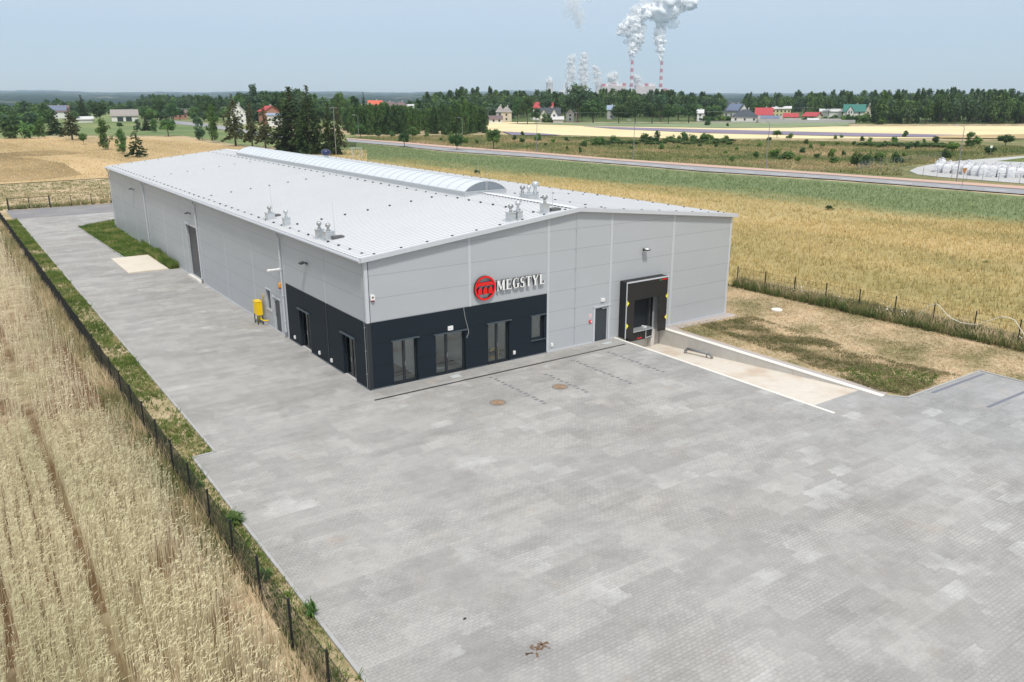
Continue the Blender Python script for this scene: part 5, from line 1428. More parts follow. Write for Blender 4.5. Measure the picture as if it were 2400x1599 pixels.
# woods that read as one mass
LOWK = {'lr': make_round(101, 12, 42, .062), 'lr2': make_round(102, 13, 40, .062, (.34, .34, .40), .56, .1), 'lo': make_oval(103, 700, .055, .33, .03), 'ls': make_spruce(104, 13, .1, .24, 0, 7, .06, .3, .85), 'lb': make_bush(105, 8, 45, .10),
        'lh': make_oval(106, 1700, .034, .34, .02)}
def wood(name, lab, spots, mats, trunk=True):
    Vs = []; Fs = []; Ts = []; mi = []; off = 0
    for x, y, z, h, wd, kd, m_ in spots:
        V, F, T, t = LOWK[kd]; a = random.uniform(0, 6.28); c, s = math.cos(a), math.sin(a)
        W = np.stack([(V[:, 0]*c-V[:, 1]*s)*wd, (V[:, 0]*s+V[:, 1]*c)*wd, V[:, 2]*h], 1)+np.array([x, y, z])
        Vs.append(W); Fs.append(F+off); off += len(W); Ts.append(np.clip(T*.7+random.uniform(0, .35), 0, 1)); mi.append(np.full(len(F), m_))
        if trunk and kd != 'lb':
            r_ = wd*.02
            q = np.array([(-r_, 0, 0), (r_, 0, 0), (r_, 0, h*.6), (-r_, 0, h*.6), (0, -r_, 0), (0, r_, 0), (0, r_, h*.6), (0, -r_, h*.6)])+np.array([x, y, z])
            Vs.append(q); Fs.append(np.array([[0, 1, 2, 3], [4, 5, 6, 7]])+off); off += 8; Ts.append(np.full(8, .5)); mi.append(np.full(2, len(mats)))
    me = np_mesh(name, np.concatenate(Vs), np.concatenate(Fs), [M[k] for k in mats]+[M['wood']], np.concatenate(Ts), np.concatenate(mi))
    return tag(np_obj(name, me, kind='stuff'), lab, 'woodland')
def fill(px0, px1, b0, b1, top, n, kinds, wpx, nm, jit=6, b0r=None):
    out = []
    for i in range(n):
        px = random.uniform(px0, px1); f = (px-px0)/(px1-px0)
        bb = random.uniform(b0, b1)
        if b0r: bb = random.uniform(b0+(b0r[0]-b0)*f, b1+(b0r[1]-b1)*f)
        tp = (top(px) if callable(top) else top)+random.gauss(0, jit)
        g = at(px, bb); D = float((g-CAM)@_f); h = max(2.0, (bb-tp)/FPX*D); w_ = random.uniform(.8, 1.25)*wpx/FPX*D*1.9
        kd = random.choice(kinds); w_ = min(w_, h*1.25)*(.85 if kd[1] == 'r' else 1.0)
        out.append((g[0], g[1], 0, h, w_, kd, random.randrange(nm)))
    return out
interp = lambda xs_, ys_: (lambda x: float(np.interp(x, xs_, ys_)))
# plantation block beyond the road
def plantation():
    out = []
    for i in range(150):
        px = random.uniform(812, 1134); bb = random.uniform(300, 316.5)
        g = at(px, bb); D = float((g-CAM)@_f); tp = interp([806, 850, 900, 1000, 1060, 1100, 1143], [258, 254, 249, 258, 250, 246, 262])(px)+random.gauss(0, 3)+(316-bb)*.25
        out.append((g[0], g[1], 0, (bb-tp)/FPX*D, random.uniform(24, 34)/FPX*D/.7, 'lh', random.randrange(2)))
    return wood('plantation', 'dense block of young leafy trees beyond the road', out, ['leafm', 'leafd'])
plantation()
wood('wood', 'dark pine wood on the right skyline behind the pale field',
     fill(2046, 2480, 281, 292, interp([1980, 2020, 2100, 2200, 2260, 2400, 2500], [246, 232, 226, 222, 218, 226, 226]), 190, ['lr2', 'lr', 'lr2', 'lo'], 24, 3, 5)
     + fill(1740, 2480, 255, 276, interp([1740, 1800, 1900, 2000, 2060, 2150, 2260, 2400, 2500], [223, 220, 219, 217, 216, 213, 212, 217, 216]), 330, ['lr2', 'lr', 'lr2', 'lo'], 17, 3, 2.0), ['leafb', 'leafd', 'leafm'])
wood('wood', 'long green wood on the middle skyline under the power station',
     fill(1000, 1690, 256, 278, interp([1000, 1060, 1120, 1200, 1300, 1400, 1500, 1560, 1620, 1660, 1690], [222, 216, 213, 217, 219, 216, 213, 216, 218, 224, 226]), 330, ['lr', 'lr2', 'lr2', 'lo'], 22, 3, 2.8), ['leafb', 'leafd', 'leafm'])
wood('wood', 'trees filling the ground between the middle houses',
     fill(960, 1200, 262, 284, interp([960, 1030, 1090, 1160, 1200], [232, 228, 226, 236, 240]), 60, ['lr', 'lr2', 'lo'], 28, 3, 4)
     + fill(1300, 1680, 262, 284, interp([1300, 1400, 1600, 1680], [240, 236, 236, 246]), 90, ['lr', 'lr2'], 26, 3, 4)
     + fill(1850, 2000, 258, 270, 246, 26, ['lr', 'lb', 'lo'], 18, 3, 3), ['leafd', 'leafm', 'leafb'])
wood('wood', 'broken belt of trees on the left between the houses',
     fill(-60, 120, 262, 296, interp([-60, 40, 120], [246, 248, 250]), 120, ['lr', 'lr2', 'lo'], 26, 3, 5)
     + fill(100, 560, 252, 270, interp([100, 300, 340, 460, 560], [238, 242, 226, 226, 236]), 260, ['lo', 'lr2', 'lr'], 15, 3, 3)
     + fill(-60, 104, 284, 304, 262, 34, ['lr', 'lr2', 'lb'], 24, 3, 6) + fill(166, 186, 282, 292, 262, 6, ['lr'], 20, 3, 4) + fill(326, 420, 274, 290, 250, 18, ['lr', 'lr2'], 24, 3, 5) + fill(330, 560, 268, 288, 254, 90, ['lr', 'lr2'], 26, 3, 5) + fill(560, 850, 262, 290, interp([560, 640, 700, 760, 850], [234, 224, 222, 232, 240]), 190, ['lr', 'lr2', 'lo'], 28, 3, 5)
     + fill(860, 960, 262, 278, 240, 26, ['lr', 'lr2'], 16, 3, 4), ['leafd', 'leafm', 'leafb'])
wood('hedge', 'clipped dark hedge with yellow shrubs before the grey hipped house', [(*at(px, 284+random.uniform(-1, 1))[:2], 0, 3.0, 5.0, 'lb', 0) for px in range(1636, 1780, 4)], ['leafd'], False)
wood('hedge', 'low green scrub line across the right heath', [(*at(px, 343+(px-2017)*.02+random.uniform(-2, 2))[:2], 0, 1.4, 3.2, 'lb', random.randrange(2)) for px in range(2017, 2220, 5)]
     + [(*at(px, random.uniform(333, 341))[:2], 0, random.uniform(.8, 1.6), 3.5, 'lb', random.randrange(2)) for px in range(1385, 1720, 6)], ['leafm', 'leafd'], False)
wood('garden_shrubs', 'shrubs and small trees in the gardens of the right village', fill(1972, 2050, 284, 289, 270, 34, ['lb', 'lr'], 8, 3, 3)+fill(1640, 2010, 279, 287, 276, 70, ['lb', 'lr', 'lb'], 6, 3, 3), ['leafd', 'leafm', 'leafl'], False)
tag(wood('yellow_shrubs', '', [(*at(px, 284.5)[:2], 0, 2.4, 3, 'lb', 0) for px in (1693, 1698, 1703, 1709)], ['yellowfl'], False), 'yellow flowering shrubs in front of the dark hedge', 'shrubs')

# ================================================================ HOUSES
CW = {'white': (.74, .73, .70), 'cream': (.62, .55, .42), 'grey': (.42, .41, .40), 'brick': (.42, .20, .14), 'palegreen': (.52, .58, .42), 'yellow': (.60, .55, .30)}
CR = {'red': (.42, .05, .06), 'orange': (.60, .12, .06), 'slate': (.05, .06, .075), 'greybrown': (.30, .27, .25), 'green': (.03, .17, .14), 'solar': (.14, .18, .27), 'pale': (.62, .62, .62), 'brown': (.16, .11, .11), 'blue': (.25, .32, .42)}
for k, c in CW.items(): M['w_'+k] = plain('wall_'+k, c, .85, 0, .06, .3)
for k, c in CR.items(): M['r_'+k] = plain('roof_'+k, c, .6, 0, .12, .4)
def house(px, base, wpx, eave, ridge, wallc, roofc, roof, label, depth=9.0, yaw=0.0, gable=False, wins=3, chim=True, name='house', over=.5, extra=None):
    """wpx / eave / ridge measured in the photograph at the house's own distance; gable=True shows the gable end"""
    g = at(px, base); D = float((g-CAM)@_f); k = D/FPX
    W = wpx*k; He = (base-eave)*k; Hr = (base-ridge)*k
    d = Vector((g[0]-CAM[0], g[1]-CAM[1])); rz = math.atan2(d.y, d.x)-math.pi/2+yaw
    t = thing(name, label, 'house' if name == 'house' else name.replace('_', ' '), g, rz)
    x0, x1, y0, y1 = -W/2, W/2, 0, depth
    m_ = MB(); m_.bx(x0, x1, y0, y1, -.3, He)
    if roof == 'gable':
        if gable:
            for y in (y0, y1): m_.face([(x0, y, He), (x1, y, He), (0, y, Hr)])
        else:
            ym = (y0+y1)/2
            for x in (x0, x1): m_.face([(x, y0, He), (x, y1, He), (x, ym, Hr)])
    w_ = m_.build('wall', M['w_'+wallc], t)
    m_ = MB(); o = over; th = .25
    def slab(a, b, c, d):
        m_.hexa([a, b, c, d]+[(p[0], p[1], p[2]+th) for p in (a, b, c, d)])
    if roof == 'gable' and gable:
        sl = (Hr-He)/(W/2)
        slab((x0-o, y0-o, He-o*sl), (0, y0-o, Hr), (0, y1+o, Hr), (x0-o, y1+o, He-o*sl))
        slab((0, y0-o, Hr), (x1+o, y0-o, He-o*sl), (x1+o, y1+o, He-o*sl), (0, y1+o, Hr))
    elif roof == 'gable':
        ym = (y0+y1)/2; sl = (Hr-He)/(depth/2)
        slab((x0-o, y0-o, He-o*sl), (x1+o, y0-o, He-o*sl), (x1+o, ym, Hr), (x0-o, ym, Hr))
        slab((x0-o, ym, Hr), (x1+o, ym, Hr), (x1+o, y1+o, He-o*sl), (x0-o, y1+o, He-o*sl))
    elif roof == 'hip':
        ym = (y0+y1)/2; r0, r1 = x0+min(depth/2, W*.4), x1-min(depth/2, W*.4)
        A, B, Cc, Dd = (x0-o, y0-o, He), (x1+o, y0-o, He), (x1+o, y1+o, He), (x0-o, y1+o, He); E_, F_ = (r0, ym, Hr), (r1, ym, Hr)
        for f in ((A, B, F_, E_), (B, Cc, F_), (Cc, Dd, E_, F_), (Dd, A, E_), (Dd, Cc, B, A)): m_.face(f)
    else:
        slab((x0-o, y0-o, He), (x1+o, y0-o, He), (x1+o, y1+o, Hr), (x0-o, y1+o, Hr))
    rf = m_.build('roof', M['r_'+roofc], t)
    if chim and roof != 'flat':
        m_ = MB(); cx = W*.12; m_.bx(cx-.35, cx+.35, depth*.5-.35, depth*.5+.35, Hr-.6, Hr+1.0); m_.build('chimney', M['w_grey'], rf)
    for i in range(wins):
        x = x0+W*(i+.5)/wins
        for z in ([He*.35] if He < 4.5 else [He*.18, He*.62]):
            m_ = MB(); m_.bx(x-.5, x+.5, y0-.05, y0-.01, z, z+1.2); q = m_.build('window', M['farglass'], t)
    if extra: extra(t, W, He, Hr, depth)
    return t
def solar(t, W, He, Hr, dp):
    sl = math.atan2(Hr-He, dp/2); m_ = MB()
    for i in range(8):
        xa = -W*.42+i*W*.105; 
        y0, z0, y1, z1 = .4, He+.4*math.tan(sl)+.30, dp/2-.4, Hr-.4*math.tan(sl)+.30
        m_.hexa([(xa, y0, z0), (xa+W*.095, y0, z0), (xa+W*.095, y1, z1), (xa, y1, z1), (xa, y0, z0+.08), (xa+W*.095, y0, z0+.08), (xa+W*.095, y1, z1+.08), (xa, y1, z1+.08)])
    m_.build('solar_panels', M['r_solar'], t)
def dark_doors(t, W, He, Hr, dp):
    for x in (-W*.18, W*.14):
        m_ = MB(); m_.bx(x-W*.11, x+W*.11, -.08, -.02, 0, He*.78); m_.build('barn_door', M['doorgrey'], t)
def white_gables(t, W, He, Hr, dp):
    for cx in (-W*.28, W*.22):
        m_ = MB(); g = W*.17
        m_.prism([(cx-g, He*.5), (cx+g, He*.5), (cx+g, He), (cx, Hr-.3), (cx-g, He)], -1.6, 3, 0, 'xz'); q = m_.build('dormer_gable', M['w_white'], t)
        m_ = MB()
        for s in (-1, 1): m_.bar((cx, -.2, Hr), (cx+s*(g+.5), -.2, He-.3), 4.2, .2)
        m_.build('dormer_roof', M['r_slate'], q)
        m_ = MB(); m_.bx(cx-.6, cx+.6, -1.66, -1.61, He*.75, He*.75+1.3); m_.build('window', M['farglass'], q)
def front_gable(t, W, He, Hr, dp):
    cx = -W*.18; g = W*.16
    m_ = MB(); m_.prism([(cx-g, 0), (cx+g, 0), (cx+g, He), (cx, Hr-.9), (cx-g, He)], -2.2, 3, 0, 'xz'); q = m_.build('front_gable', M['w_white'], t)
    m_ = MB()
    for s in (-1, 1): m_.bar((cx, .2, Hr-.6), (cx+s*(g+.6), .2, He-.4), 5.4, .2)
    m_.build('gable_roof', M['r_green'], q)
    for dx in (-.7, .7):
        m_ = MB(); m_.bx(cx+dx-.35, cx+dx+.35, -2.26, -2.21, He*.75, He*.75+1.3); m_.build('window', M['farglass'], q)
H = [
 (134, 278, 54, 262, 249, 'white', 'brown', 'gable', 'white house with blue solar panels on its roof far left', dict(extra=solar, depth=10)),
 (201, 288, 33, 281, 275, 'white', 'pale', 'flat', 'low pale shed left of the barn', dict(depth=6, wins=0)),
 (294, 285, 57, 272, 259, 'white', 'greybrown', 'gable', 'old white barn with grey roof and two dark doors', dict(extra=dark_doors, wins=0, chim=False, depth=11, name='barn')),
 (424, 280, 30, 266, 259, 'brick', 'brown', 'gable', 'small brown roofed house behind the meadow trees', dict(depth=8)),
 (560, 292, 34, 264, 246, 'white', 'pale', 'gable', 'pale gabled house behind the leftmost sparse spruce', dict(gable=True, wins=2)),
 (640, 292, 38, 262, 251, 'brick', 'red', 'gable', 'red roofed brick house behind the sparse spruces', dict(yaw=.35, gable=True, wins=2)),
 (646, 298, 34, 272, 268, 'white', 'blue', 'flat', 'white annexe with blue grey flat roof before the red roofed house', dict(depth=6, wins=1)),
 (850, 278, 46, 262, 246, 'grey', 'greybrown', 'gable', 'long grey roofed barn left of the orange roofed house', dict(wins=0, chim=False, depth=14)),
 (881, 276, 32, 252, 238, 'cream', 'orange', 'gable', 'bright orange roofed house above the plantation', dict(depth=10)),
 (912, 276, 28, 251, 241, 'cream', 'brown', 'gable', 'brown roofed house touching the orange roofed one', dict(depth=9)),
 (940, 277, 34, 249, 240, 'yellow', 'brown', 'hip', 'yellow house with brown hipped roof above the plantation', dict(depth=12)),
 (968, 277, 26, 250, 247, 'white', 'pale', 'flat', 'plain white building right of the yellow hipped house', dict(depth=10, wins=0)),
 (1172, 284, 18, 264, 250, 'grey', 'greybrown', 'hip', 'small house with brown hipped roof left of the dark tree pair', dict(depth=8, wins=1)),
 (1187, 286, 24, 264, 252, 'cream', 'greybrown', 'hip', 'house with tan hipped roof touching the dark tree pair', dict(depth=9, wins=1)),
 (1157, 289, 40, 280, 273, 'white', 'brown', 'gable', 'low white farm shed with brown roof at the pale field edge', dict(depth=7, chim=False)),
 (1272, 282, 46, 255, 242, 'white', 'red', 'gable', 'white house with bright red roof behind the dark gabled one', dict(depth=10)),
 (1288, 288, 48, 270, 255, 'white', 'slate', 'gable', 'white house with slate roof and two white gables', dict(extra=white_gables, depth=10, wins=2)),
 (1308, 289, 24, 281, 275, 'grey', 'pale', 'flat', 'low grey garage beside the house with two gables', dict(depth=6, wins=0)),
 (1336, 286, 18, 266, 256, 'white', 'slate', 'gable', 'narrow white gabled house left of the wide dark tree', dict(gable=True, wins=1)),
 (1432, 280, 18, 258, 249, 'grey', 'blue', 'gable', 'small blue roofed house peeping between dark trees', dict(wins=1)),
 (1540, 276, 16, 250, 236, 'brick', 'orange', 'gable', 'orange roof peeping out under the right chimney', dict(wins=0)),
 (1651, 272, 20, 250, 238, 'white', 'blue', 'gable', 'small white house with blue roof near the gap in the wood', dict(gable=True, wins=1)),
 (1640, 285, 14, 266, 259, 'white', 'pale', 'gable', 'tiny white cottage behind the full dark tree', dict(wins=1)),
 (1713, 277, 38, 262, 245, 'white', 'slate', 'gable', 'white house with a steep roof covered in solar panels', dict(extra=solar, depth=13, yaw=-.5)),
 (1745, 287, 62, 275, 258, 'white', 'slate', 'hip', 'large bungalow with dark hipped roof', dict(depth=16, chim=True)),
 (1789, 284, 38, 270, 255, 'cream', 'red', 'gable', 'red roofed house right of the dark hipped bungalow', dict(depth=13, wins=2)),
 (1830, 276, 42, 256, 251, 'yellow', 'pale', 'gable', 'long pale yellow hall behind the red roofed house', dict(depth=10, wins=5, chim=False)),
 (1804, 288, 52, 281, 273, 'cream', 'greybrown', 'gable', 'grey roofed farm shed with pale panels behind the concrete wall', dict(depth=10, wins=2, chim=False, extra=solar)),
 (1852, 284, 32, 275, 267, 'cream', 'red', 'gable', 'long low red roof in the middle of the right village', dict(depth=9, wins=2, chim=False)),
 (1856, 288, 36, 283, 279, 'grey', 'greybrown', 'gable', 'low brown roofed outbuilding below the long red roof', dict(depth=6, wins=0, chim=False)),
 (1896, 283, 32, 273, 265, 'cream', 'red', 'gable', 'red roofed house with cream gable in the right village', dict(depth=9, wins=2, chim=False, yaw=-.4)),
 (1905, 288, 22, 283, 279, 'grey', 'pale', 'gable', 'small shed with pale roof behind the concrete wall', dict(depth=5, wins=0, chim=False)),
 (1946, 275, 48, 262, 257, 'white', 'pale', 'gable', 'long white barn left of the green roofed house', dict(depth=9, wins=0, chim=False)),
 (1947, 288, 54, 284, 280, 'grey', 'greybrown', 'gable', 'long low shed with rusty roof at the end of the concrete wall', dict(depth=6, wins=0, chim=False)),
 (2000, 279, 46, 262, 247, 'white', 'green', 'gable', 'house with bright green roof and white front gable', dict(depth=11, wins=2, extra=front_gable)),
 (2033, 279, 14, 260, 247, 'cream', 'greybrown', 'gable', 'cream gable beside the green roofed house', dict(gable=True, wins=1)),
]
for px, bs, wp, ev, rd, wc, rc, rt, lab, kw in H: house(px, bs, wp, ev, rd, wc, rc, rt, lab, **kw)
# concrete garden wall and sheds of the village
a, b = at(1777, 289), at(2004, 289.5)
m_ = MB(); m_.bar((a[0], a[1], .9), (b[0], b[1], .9), .2, 1.8)
tag(m_.build('garden_wall', M['w_grey']), 'long grey concrete garden wall in front of the right village', 'wall')
a, b = at(1640, 289), at(1770, 289)
t = thing('picket_fence', 'low grey picket fence before the dark hedge', 'fence', a, math.atan2(b[1]-a[1], b[0]-a[0])); L = math.hypot(b[0]-a[0], b[1]-a[1])
m_ = MB(); x = 0
while x < L: m_.bx(x-.12, x+.12, -.05, .05, 0, 1.3); x += .6
m_.bx(0, L, .06, .1, .5, .6); m_.bx(0, L, .06, .1, 1.0, 1.1); m_.build('pickets', M['w_grey'], t)

# ================================================================ LAMPS, POLES, YARD
def lamp(px, base, top, label, arm=None):
    g = at(px, base); D = float((g-CAM)@_f); h = (base-top)/FPX*D
    t = thing('street_lamp', label, 'street lamp', g, 0, 'street lamps along the road')
    m_ = MB(); m_.cyl((0, 0, 0), (0, 0, h*.45), .10, .085, 8); m_.cyl((0, 0, h*.45), (0, 0, h-.4), .075, .05, 8); m_.build('pole', M['pole'], t)
    ax = Vector((-_r[0], -_r[1], 0)).normalized()
    m_ = MB(); m_.tube([(0, 0, h-.45), tuple(ax*.15+Vector((0, 0, h-.12))), tuple(ax*.5+Vector((0, 0, h))), tuple(ax*1.0+Vector((0, 0, h)))], .04, 6); m_.build('arm', M['pole'], t)
    m_ = MB(); m_.bar(tuple(ax*.95+Vector((0, 0, h+.02))), tuple(ax*1.75+Vector((0, 0, h+.06))), .32, .12); m_.build('lamp_head', M['gutter'], t)
for px, bs, tp, lab in ((841, 325, 272, 'street lamp at the left end of the plantation'), (948, 316, 274, 'street lamp behind the left roadside pine'), (1084, 318, 277, 'street lamp at the right end of the plantation'),
                        (1258, 358, 282, 'street lamp between the dark tree pair and the heath tree'), (1484, 374, 285, 'street lamp in the middle of the heath'), (1795, 396, 290, 'street lamp below the dark hipped bungalow'), (2241, 428, 299, 'nearest and tallest street lamp beside the white bags')):
    lamp(px, bs, tp, lab)
def pole(px, base, top, label, r0=.14):
    g = at(px, base); D = float((g-CAM)@_f); h = (base-top)/FPX*D
    t = thing('utility_pole', label, 'pole', g)
    m_ = MB(); m_.cyl((0, 0, 0), (0, 0, h), r0, r0*.65, 8); m_.build('post', plain('pole_concrete', (.27, .26, .25), .8), t)
    m_ = MB(); m_.bar(tuple(Vector((_r[0], _r[1], 0))*-.9+Vector((0, 0, h-.3))), tuple(Vector((_r[0], _r[1], 0))*.9+Vector((0, 0, h-.3))), .1, .1); m_.build('crossarm', M['pole'], t)
    return g, h
pole(788, 366, 254, 'tall grey utility pole among the big spruces', .09)
pp = [pole(*a) for a in ((382, 278, 250, 'utility pole left of the dome shaped tree'), (531, 285, 252, 'utility pole near the leftmost sparse spruce'), (1144, 284, 252, 'utility pole right of the plantation'), (1350, 294, 264, 'utility pole between the white gabled houses'), (1889, 280, 252, 'pale utility pole in the right village'), (2267, 287, 266, 'pale pole before the right pine wood'))]
m_ = MB()
for (g1, h1), (g2, h2) in zip(pp[:-1], pp[1:]):
    if (Vector(g1)-Vector(g2)).length > 400: continue
    for s in (-.8, .8):
        pts = []
        for i in range(9):
            f = i/8; p = Vector(g1)*(1-f)+Vector(g2)*f; p.z = (h1*(1-f)+h2*f)-.25-2.0*4*f*(1-f)*.6; p += Vector((_r[0], _r[1], 0))*s; pts.append(p)
        m_.tube(pts, .035, 4)
if m_.v: tag(m_.build('power_lines', M['pole']), 'thin overhead power lines strung between the utility poles', 'power line')

# white bulk bags in the storage yard
def bag_mesh(seed):
    r_ = random.Random(seed); V = []; F = []
    n, k = 16, 9
    for j in range(k):
        f = j/(k-1); z = 1.15*f; bulge = .50+.07*math.sin(f*math.pi)
        if j >= k-2: bulge *= .92 if j == k-2 else .62; z = 1.15*f+.03
        for i in range(n):
            a = 2*math.pi*i/n; sq = 1/max(abs(math.cos(a)), abs(math.sin(a)))**.75
            rr = bulge*sq*(1+r_.uniform(-.06, .06)); V.append((rr*math.cos(a), rr*math.sin(a), z+r_.uniform(-.02, .02)))
    for j in range(k-1):
        for i in range(n):
            i2 = (i+1) % n; F.append((j*n+i, j*n+i2, (j+1)*n+i2, (j+1)*n+i))
    F.append(tuple((k-1)*n+i for i in range(n)))
    me = bpy.data.meshes.new('bag'); me.from_pydata(V, [], F); me.materials.append(M['bag'])
    lms = []
    for sx in (-1, 1):
        for sy in (-1, 1):
            m_ = MB(); m_.tube([(sx*.40, sy*.40, 1.0), (sx*.30+r_.uniform(-.05, .05), sy*.3, 1.32), (sx*.15, sy*.15, 1.15)], .03, 5)
            lm = bpy.data.meshes.new('lifting_loop'); lm.from_pydata(m_.v, [], m_.f); lm.materials.append(M['bag']); lms.append(lm)
    m2 = MB(); m2.lathe([(.30, 1.12), (.12, 1.22), (.18, 1.42+r_.uniform(0, .15)), (.05, 1.40)], (0, 0, 0), 9)
    sm = bpy.data.meshes.new('bag_spout'); sm.from_pydata(m2.v, [], m2.f); sm.materials.append(M['bag'])
    return me, sm, *lms
bm = [bag_mesh(s) for s in range(5)]
front = [(2197, 405), (2218, 407), (2240, 408), (2262, 411), (2282, 413), (2303, 415), (2324, 416), (2345, 417), (2366, 418), (2388, 417), (2410, 418)]
spots = [(at(*p), 0) for p in front]
F0 = [s[0] for s in spots]
for r_i, (off, cnt) in enumerate(((1.6, 11), (3.3, 11), (5.0, 11))):
    for i in range(cnt):
        p = F0[i]+np.array([off*.9, off*.35+.1, 0]); spots.append((p, r_i+1))
for i, (p, row) in enumerate(spots):
    sc = random.uniform(1.2, 1.38)
    if row == 0:
        nth = ['leftmost', 'second', 'third', 'fourth', 'fifth', 'sixth', 'seventh', 'eighth', 'ninth', 'tenth', 'eleventh'][i]
        lab = nth+' white bulk bag '+('of' if i == 0 else 'from the left in')+' the front row in the storage yard'
        grp = 'front row of white bulk bags'
    else: lab, grp = 'white bulk bag in the rear rows of the storage yard', 'rear rows of white bulk bags'
    t = thing('bulk_bag', lab, 'bag', (p[0]+random.uniform(-.15, .15), p[1]+random.uniform(-.15, .15), .1), random.uniform(-.25, .25)+.5, grp)
    t.scale = (sc, sc, sc*random.uniform(1.05, 1.3))
    for nm, me in zip(('sack', 'filling_spout')+('lifting_loop',)*4, bm[i % 5]):
        o = bpy.data.objects.new(nm, me); C.objects.link(o); o.parent = t
def thin_fence(pts, lab, n=None, step=3.0, h=1.7):
    P = [Vector((*at(*p)[:2], 0)) for p in pts]
    t = thing('yard_fence', lab, 'fence', P[0]); o0 = P[0]
    for a, b in zip(P[:-1], P[1:]):
        L = (b-a).length; k = max(1, round(L/step))
        for i in range(k):
            p = a+(b-a)*i/k-o0; m_ = MB(); m_.cyl(p, p+Vector((0, 0, h)), .035, .035, 6); m_.build('fence_post', M['pole'], t)
        m_ = MB(); a0, b0 = a-o0, b-o0
        for z in np.arange(.1, h, .2): m_.bar(a0+Vector((0, 0, z)), b0+Vector((0, 0, z)), .006, .006)
        for i in range(int(L/.3)):
            p = a0+(b0-a0)*i*.3/L; m_.bx(p.x-.003, p.x+.003, p.y-.003, p.y+.003, 0, h)
        m_.build('wire_panel', M['pole'], t)
thin_fence([(2009, 400), (2062, 405), (2131, 411), (2195, 418), (2265, 423), (2339, 428), (2440, 434)], 'thin grey wire fence between the road and the storage yard')
thin_fence([(2009, 400), (2045, 391), (2095, 387), (2143, 381), (2204, 374), (2218, 373)], 'thin grey wire fence curving behind the storage yard')
g = at(2254, 442); t = thing('road_sign', 'back of a small rusty triangular road sign at the road edge near the bags', 'road sign', g, YAW*-1)
m_ = MB(); m_.cyl((0, 0, 0), (0, 0, 3.1), .035, .035, 8); m_.build('post', M['pole'], t)
m_ = MB(); m_.prism([(-.1, 2.35), (.1, 2.35), (.38, 3.15), (-.38, 3.15)], -.06, -.04, 0, 'xz'); m_.build('sign_plate', plain('rusty_plate', (.40, .17, .05), .7), t)
g = at(2320, 366); t = thing('info_sign', 'small white sign on a post behind the storage yard', 'sign', g, -YAW)
m_ = MB(); m_.cyl((0, 0, 0), (0, 0, 2.4), .04, .04, 8); m_.build('post', M['pole'], t)
m_ = MB(); m_.bx(-.3, .3, -.06, -.04, 1.9, 2.5); m_.build('sign_plate', M['white'], t)
# pale goal-like frame on the crop behind the hall
g = at(833, 371); t = thing('metal_frame', 'pale goal shaped metal frame standing in the crop behind the hall', 'frame', g, -YAW)
for x in (-.7, 1.5):
    m_ = MB(); m_.cyl((x, 0, 0), (x, 0, 2.4), .07, .07, 8); m_.build('post', M['gutter'], t)
m_ = MB(); m_.cyl((-1.3, 0, 2.35), (1.6, 0, 2.35), .07, .07, 8); m_.build('crossbar', M['gutter'], t)
m_ = MB(); m_.cyl((-.35, .8, 0), (-.7, 0, 2.3), .05, .05, 8); m_.build('brace', M['gutter'], t)
for px, bs, s_ in ((1945, 493, 22), (2310, 617, 12), (1118, 408, 18)):
    tree(px, bs-s_*.6, bs, s_, 'bush', 'leafd', {1945: 'dark weed clump in the green crop right of the hall', 2310: 'small dark weed in the golden crop at right', 1118: 'dark weed clump in the crop just above the roof edge'}[px], 'weed_clump', 'plant')

# ================================================================ POWER STATION, 5.2 km away
PD = 5200.0; KM = PD/FPX
def cp(a, b): return (1050+a/3.923, b/3.923)
yaw0 = math.atan2(_r[1], _r[0])
def base_at(px):
    p = deep(px, 225, PD); return np.array([p[0], p[1], 0.0])
M['chw'] = plain('chimney_white', (.75, .74, .74), .8, 0, .03, .01); M['chr'] = plain('chimney_red', (.50, .09, .12), .8, 0, .03, .01)
M['tower'] = plain('tower_concrete', (.55, .50, .48), .85, 0, .05, .01); M['plant'] = plain('boiler_pale', (.66, .55, .50), .8, 0, .05, .01); M['plantw'] = plain('boiler_white', (.78, .79, .80), .8, 0, .04, .01)
for a, topb, lab in ((1682, 562, 'left tall red and white striped chimney of the power station'), (1951, 568, 'right tall red and white striped chimney of the power station')):
    px, tp = cp(a, topb); b = base_at(px); Ht = deep(px, tp, PD)[2]
    t = thing('chimney', lab, 'chimney', b); n = 12; zb = Ht*.30
    m_ = MB(); m_.cyl((0, 0, 0), (0, 0, zb), 13, 10.5, 20); m_.build('shaft', M['chw'], t)
    k = 7
    for i in range(k):
        z0 = zb+(Ht-zb)*i/k; z1 = zb+(Ht-zb)*(i+1)/k; r0 = 10.5-2.3*i/k; r1 = 10.5-2.3*(i+1)/k
        m_ = MB(); m_.cyl((0, 0, z0), (0, 0, z1), r0, r1, 20); m_.build('stripe_band', M['chr'] if i % 2 == 0 else M['chw'], t)
def ctower(a, wtop, topb, lab, mat='tower'):
    px, tp = cp(a, topb); b = base_at(px); Ht = deep(px, tp, PD)[2]; rt = wtop/3.923*KM/2
    t = thing('cooling_tower', lab, 'cooling tower', b)
    prof = [(rt*(1.55-.75*math.sin(min(1, f*1.25)*math.pi/2)+.2*max(0, f-.75)*2), Ht*f) for f in np.linspace(0, 1, 12)]
    m_ = MB(); m_.lathe(prof, (0, 0, 0), 28); m_.build('shell', M[mat], t, True)
ctower(932, 74, 752, 'leftmost free standing cooling tower'); ctower(1250, 66, 772, 'cooling tower right of the white stepped boiler house')
ctower(1382, 62, 776, 'cooling tower behind the tallest broad tree'); ctower(1505, 76, 774, 'cooling tower behind the left block row'); ctower(1742, 76, 776, 'cooling tower between the two chimneys')
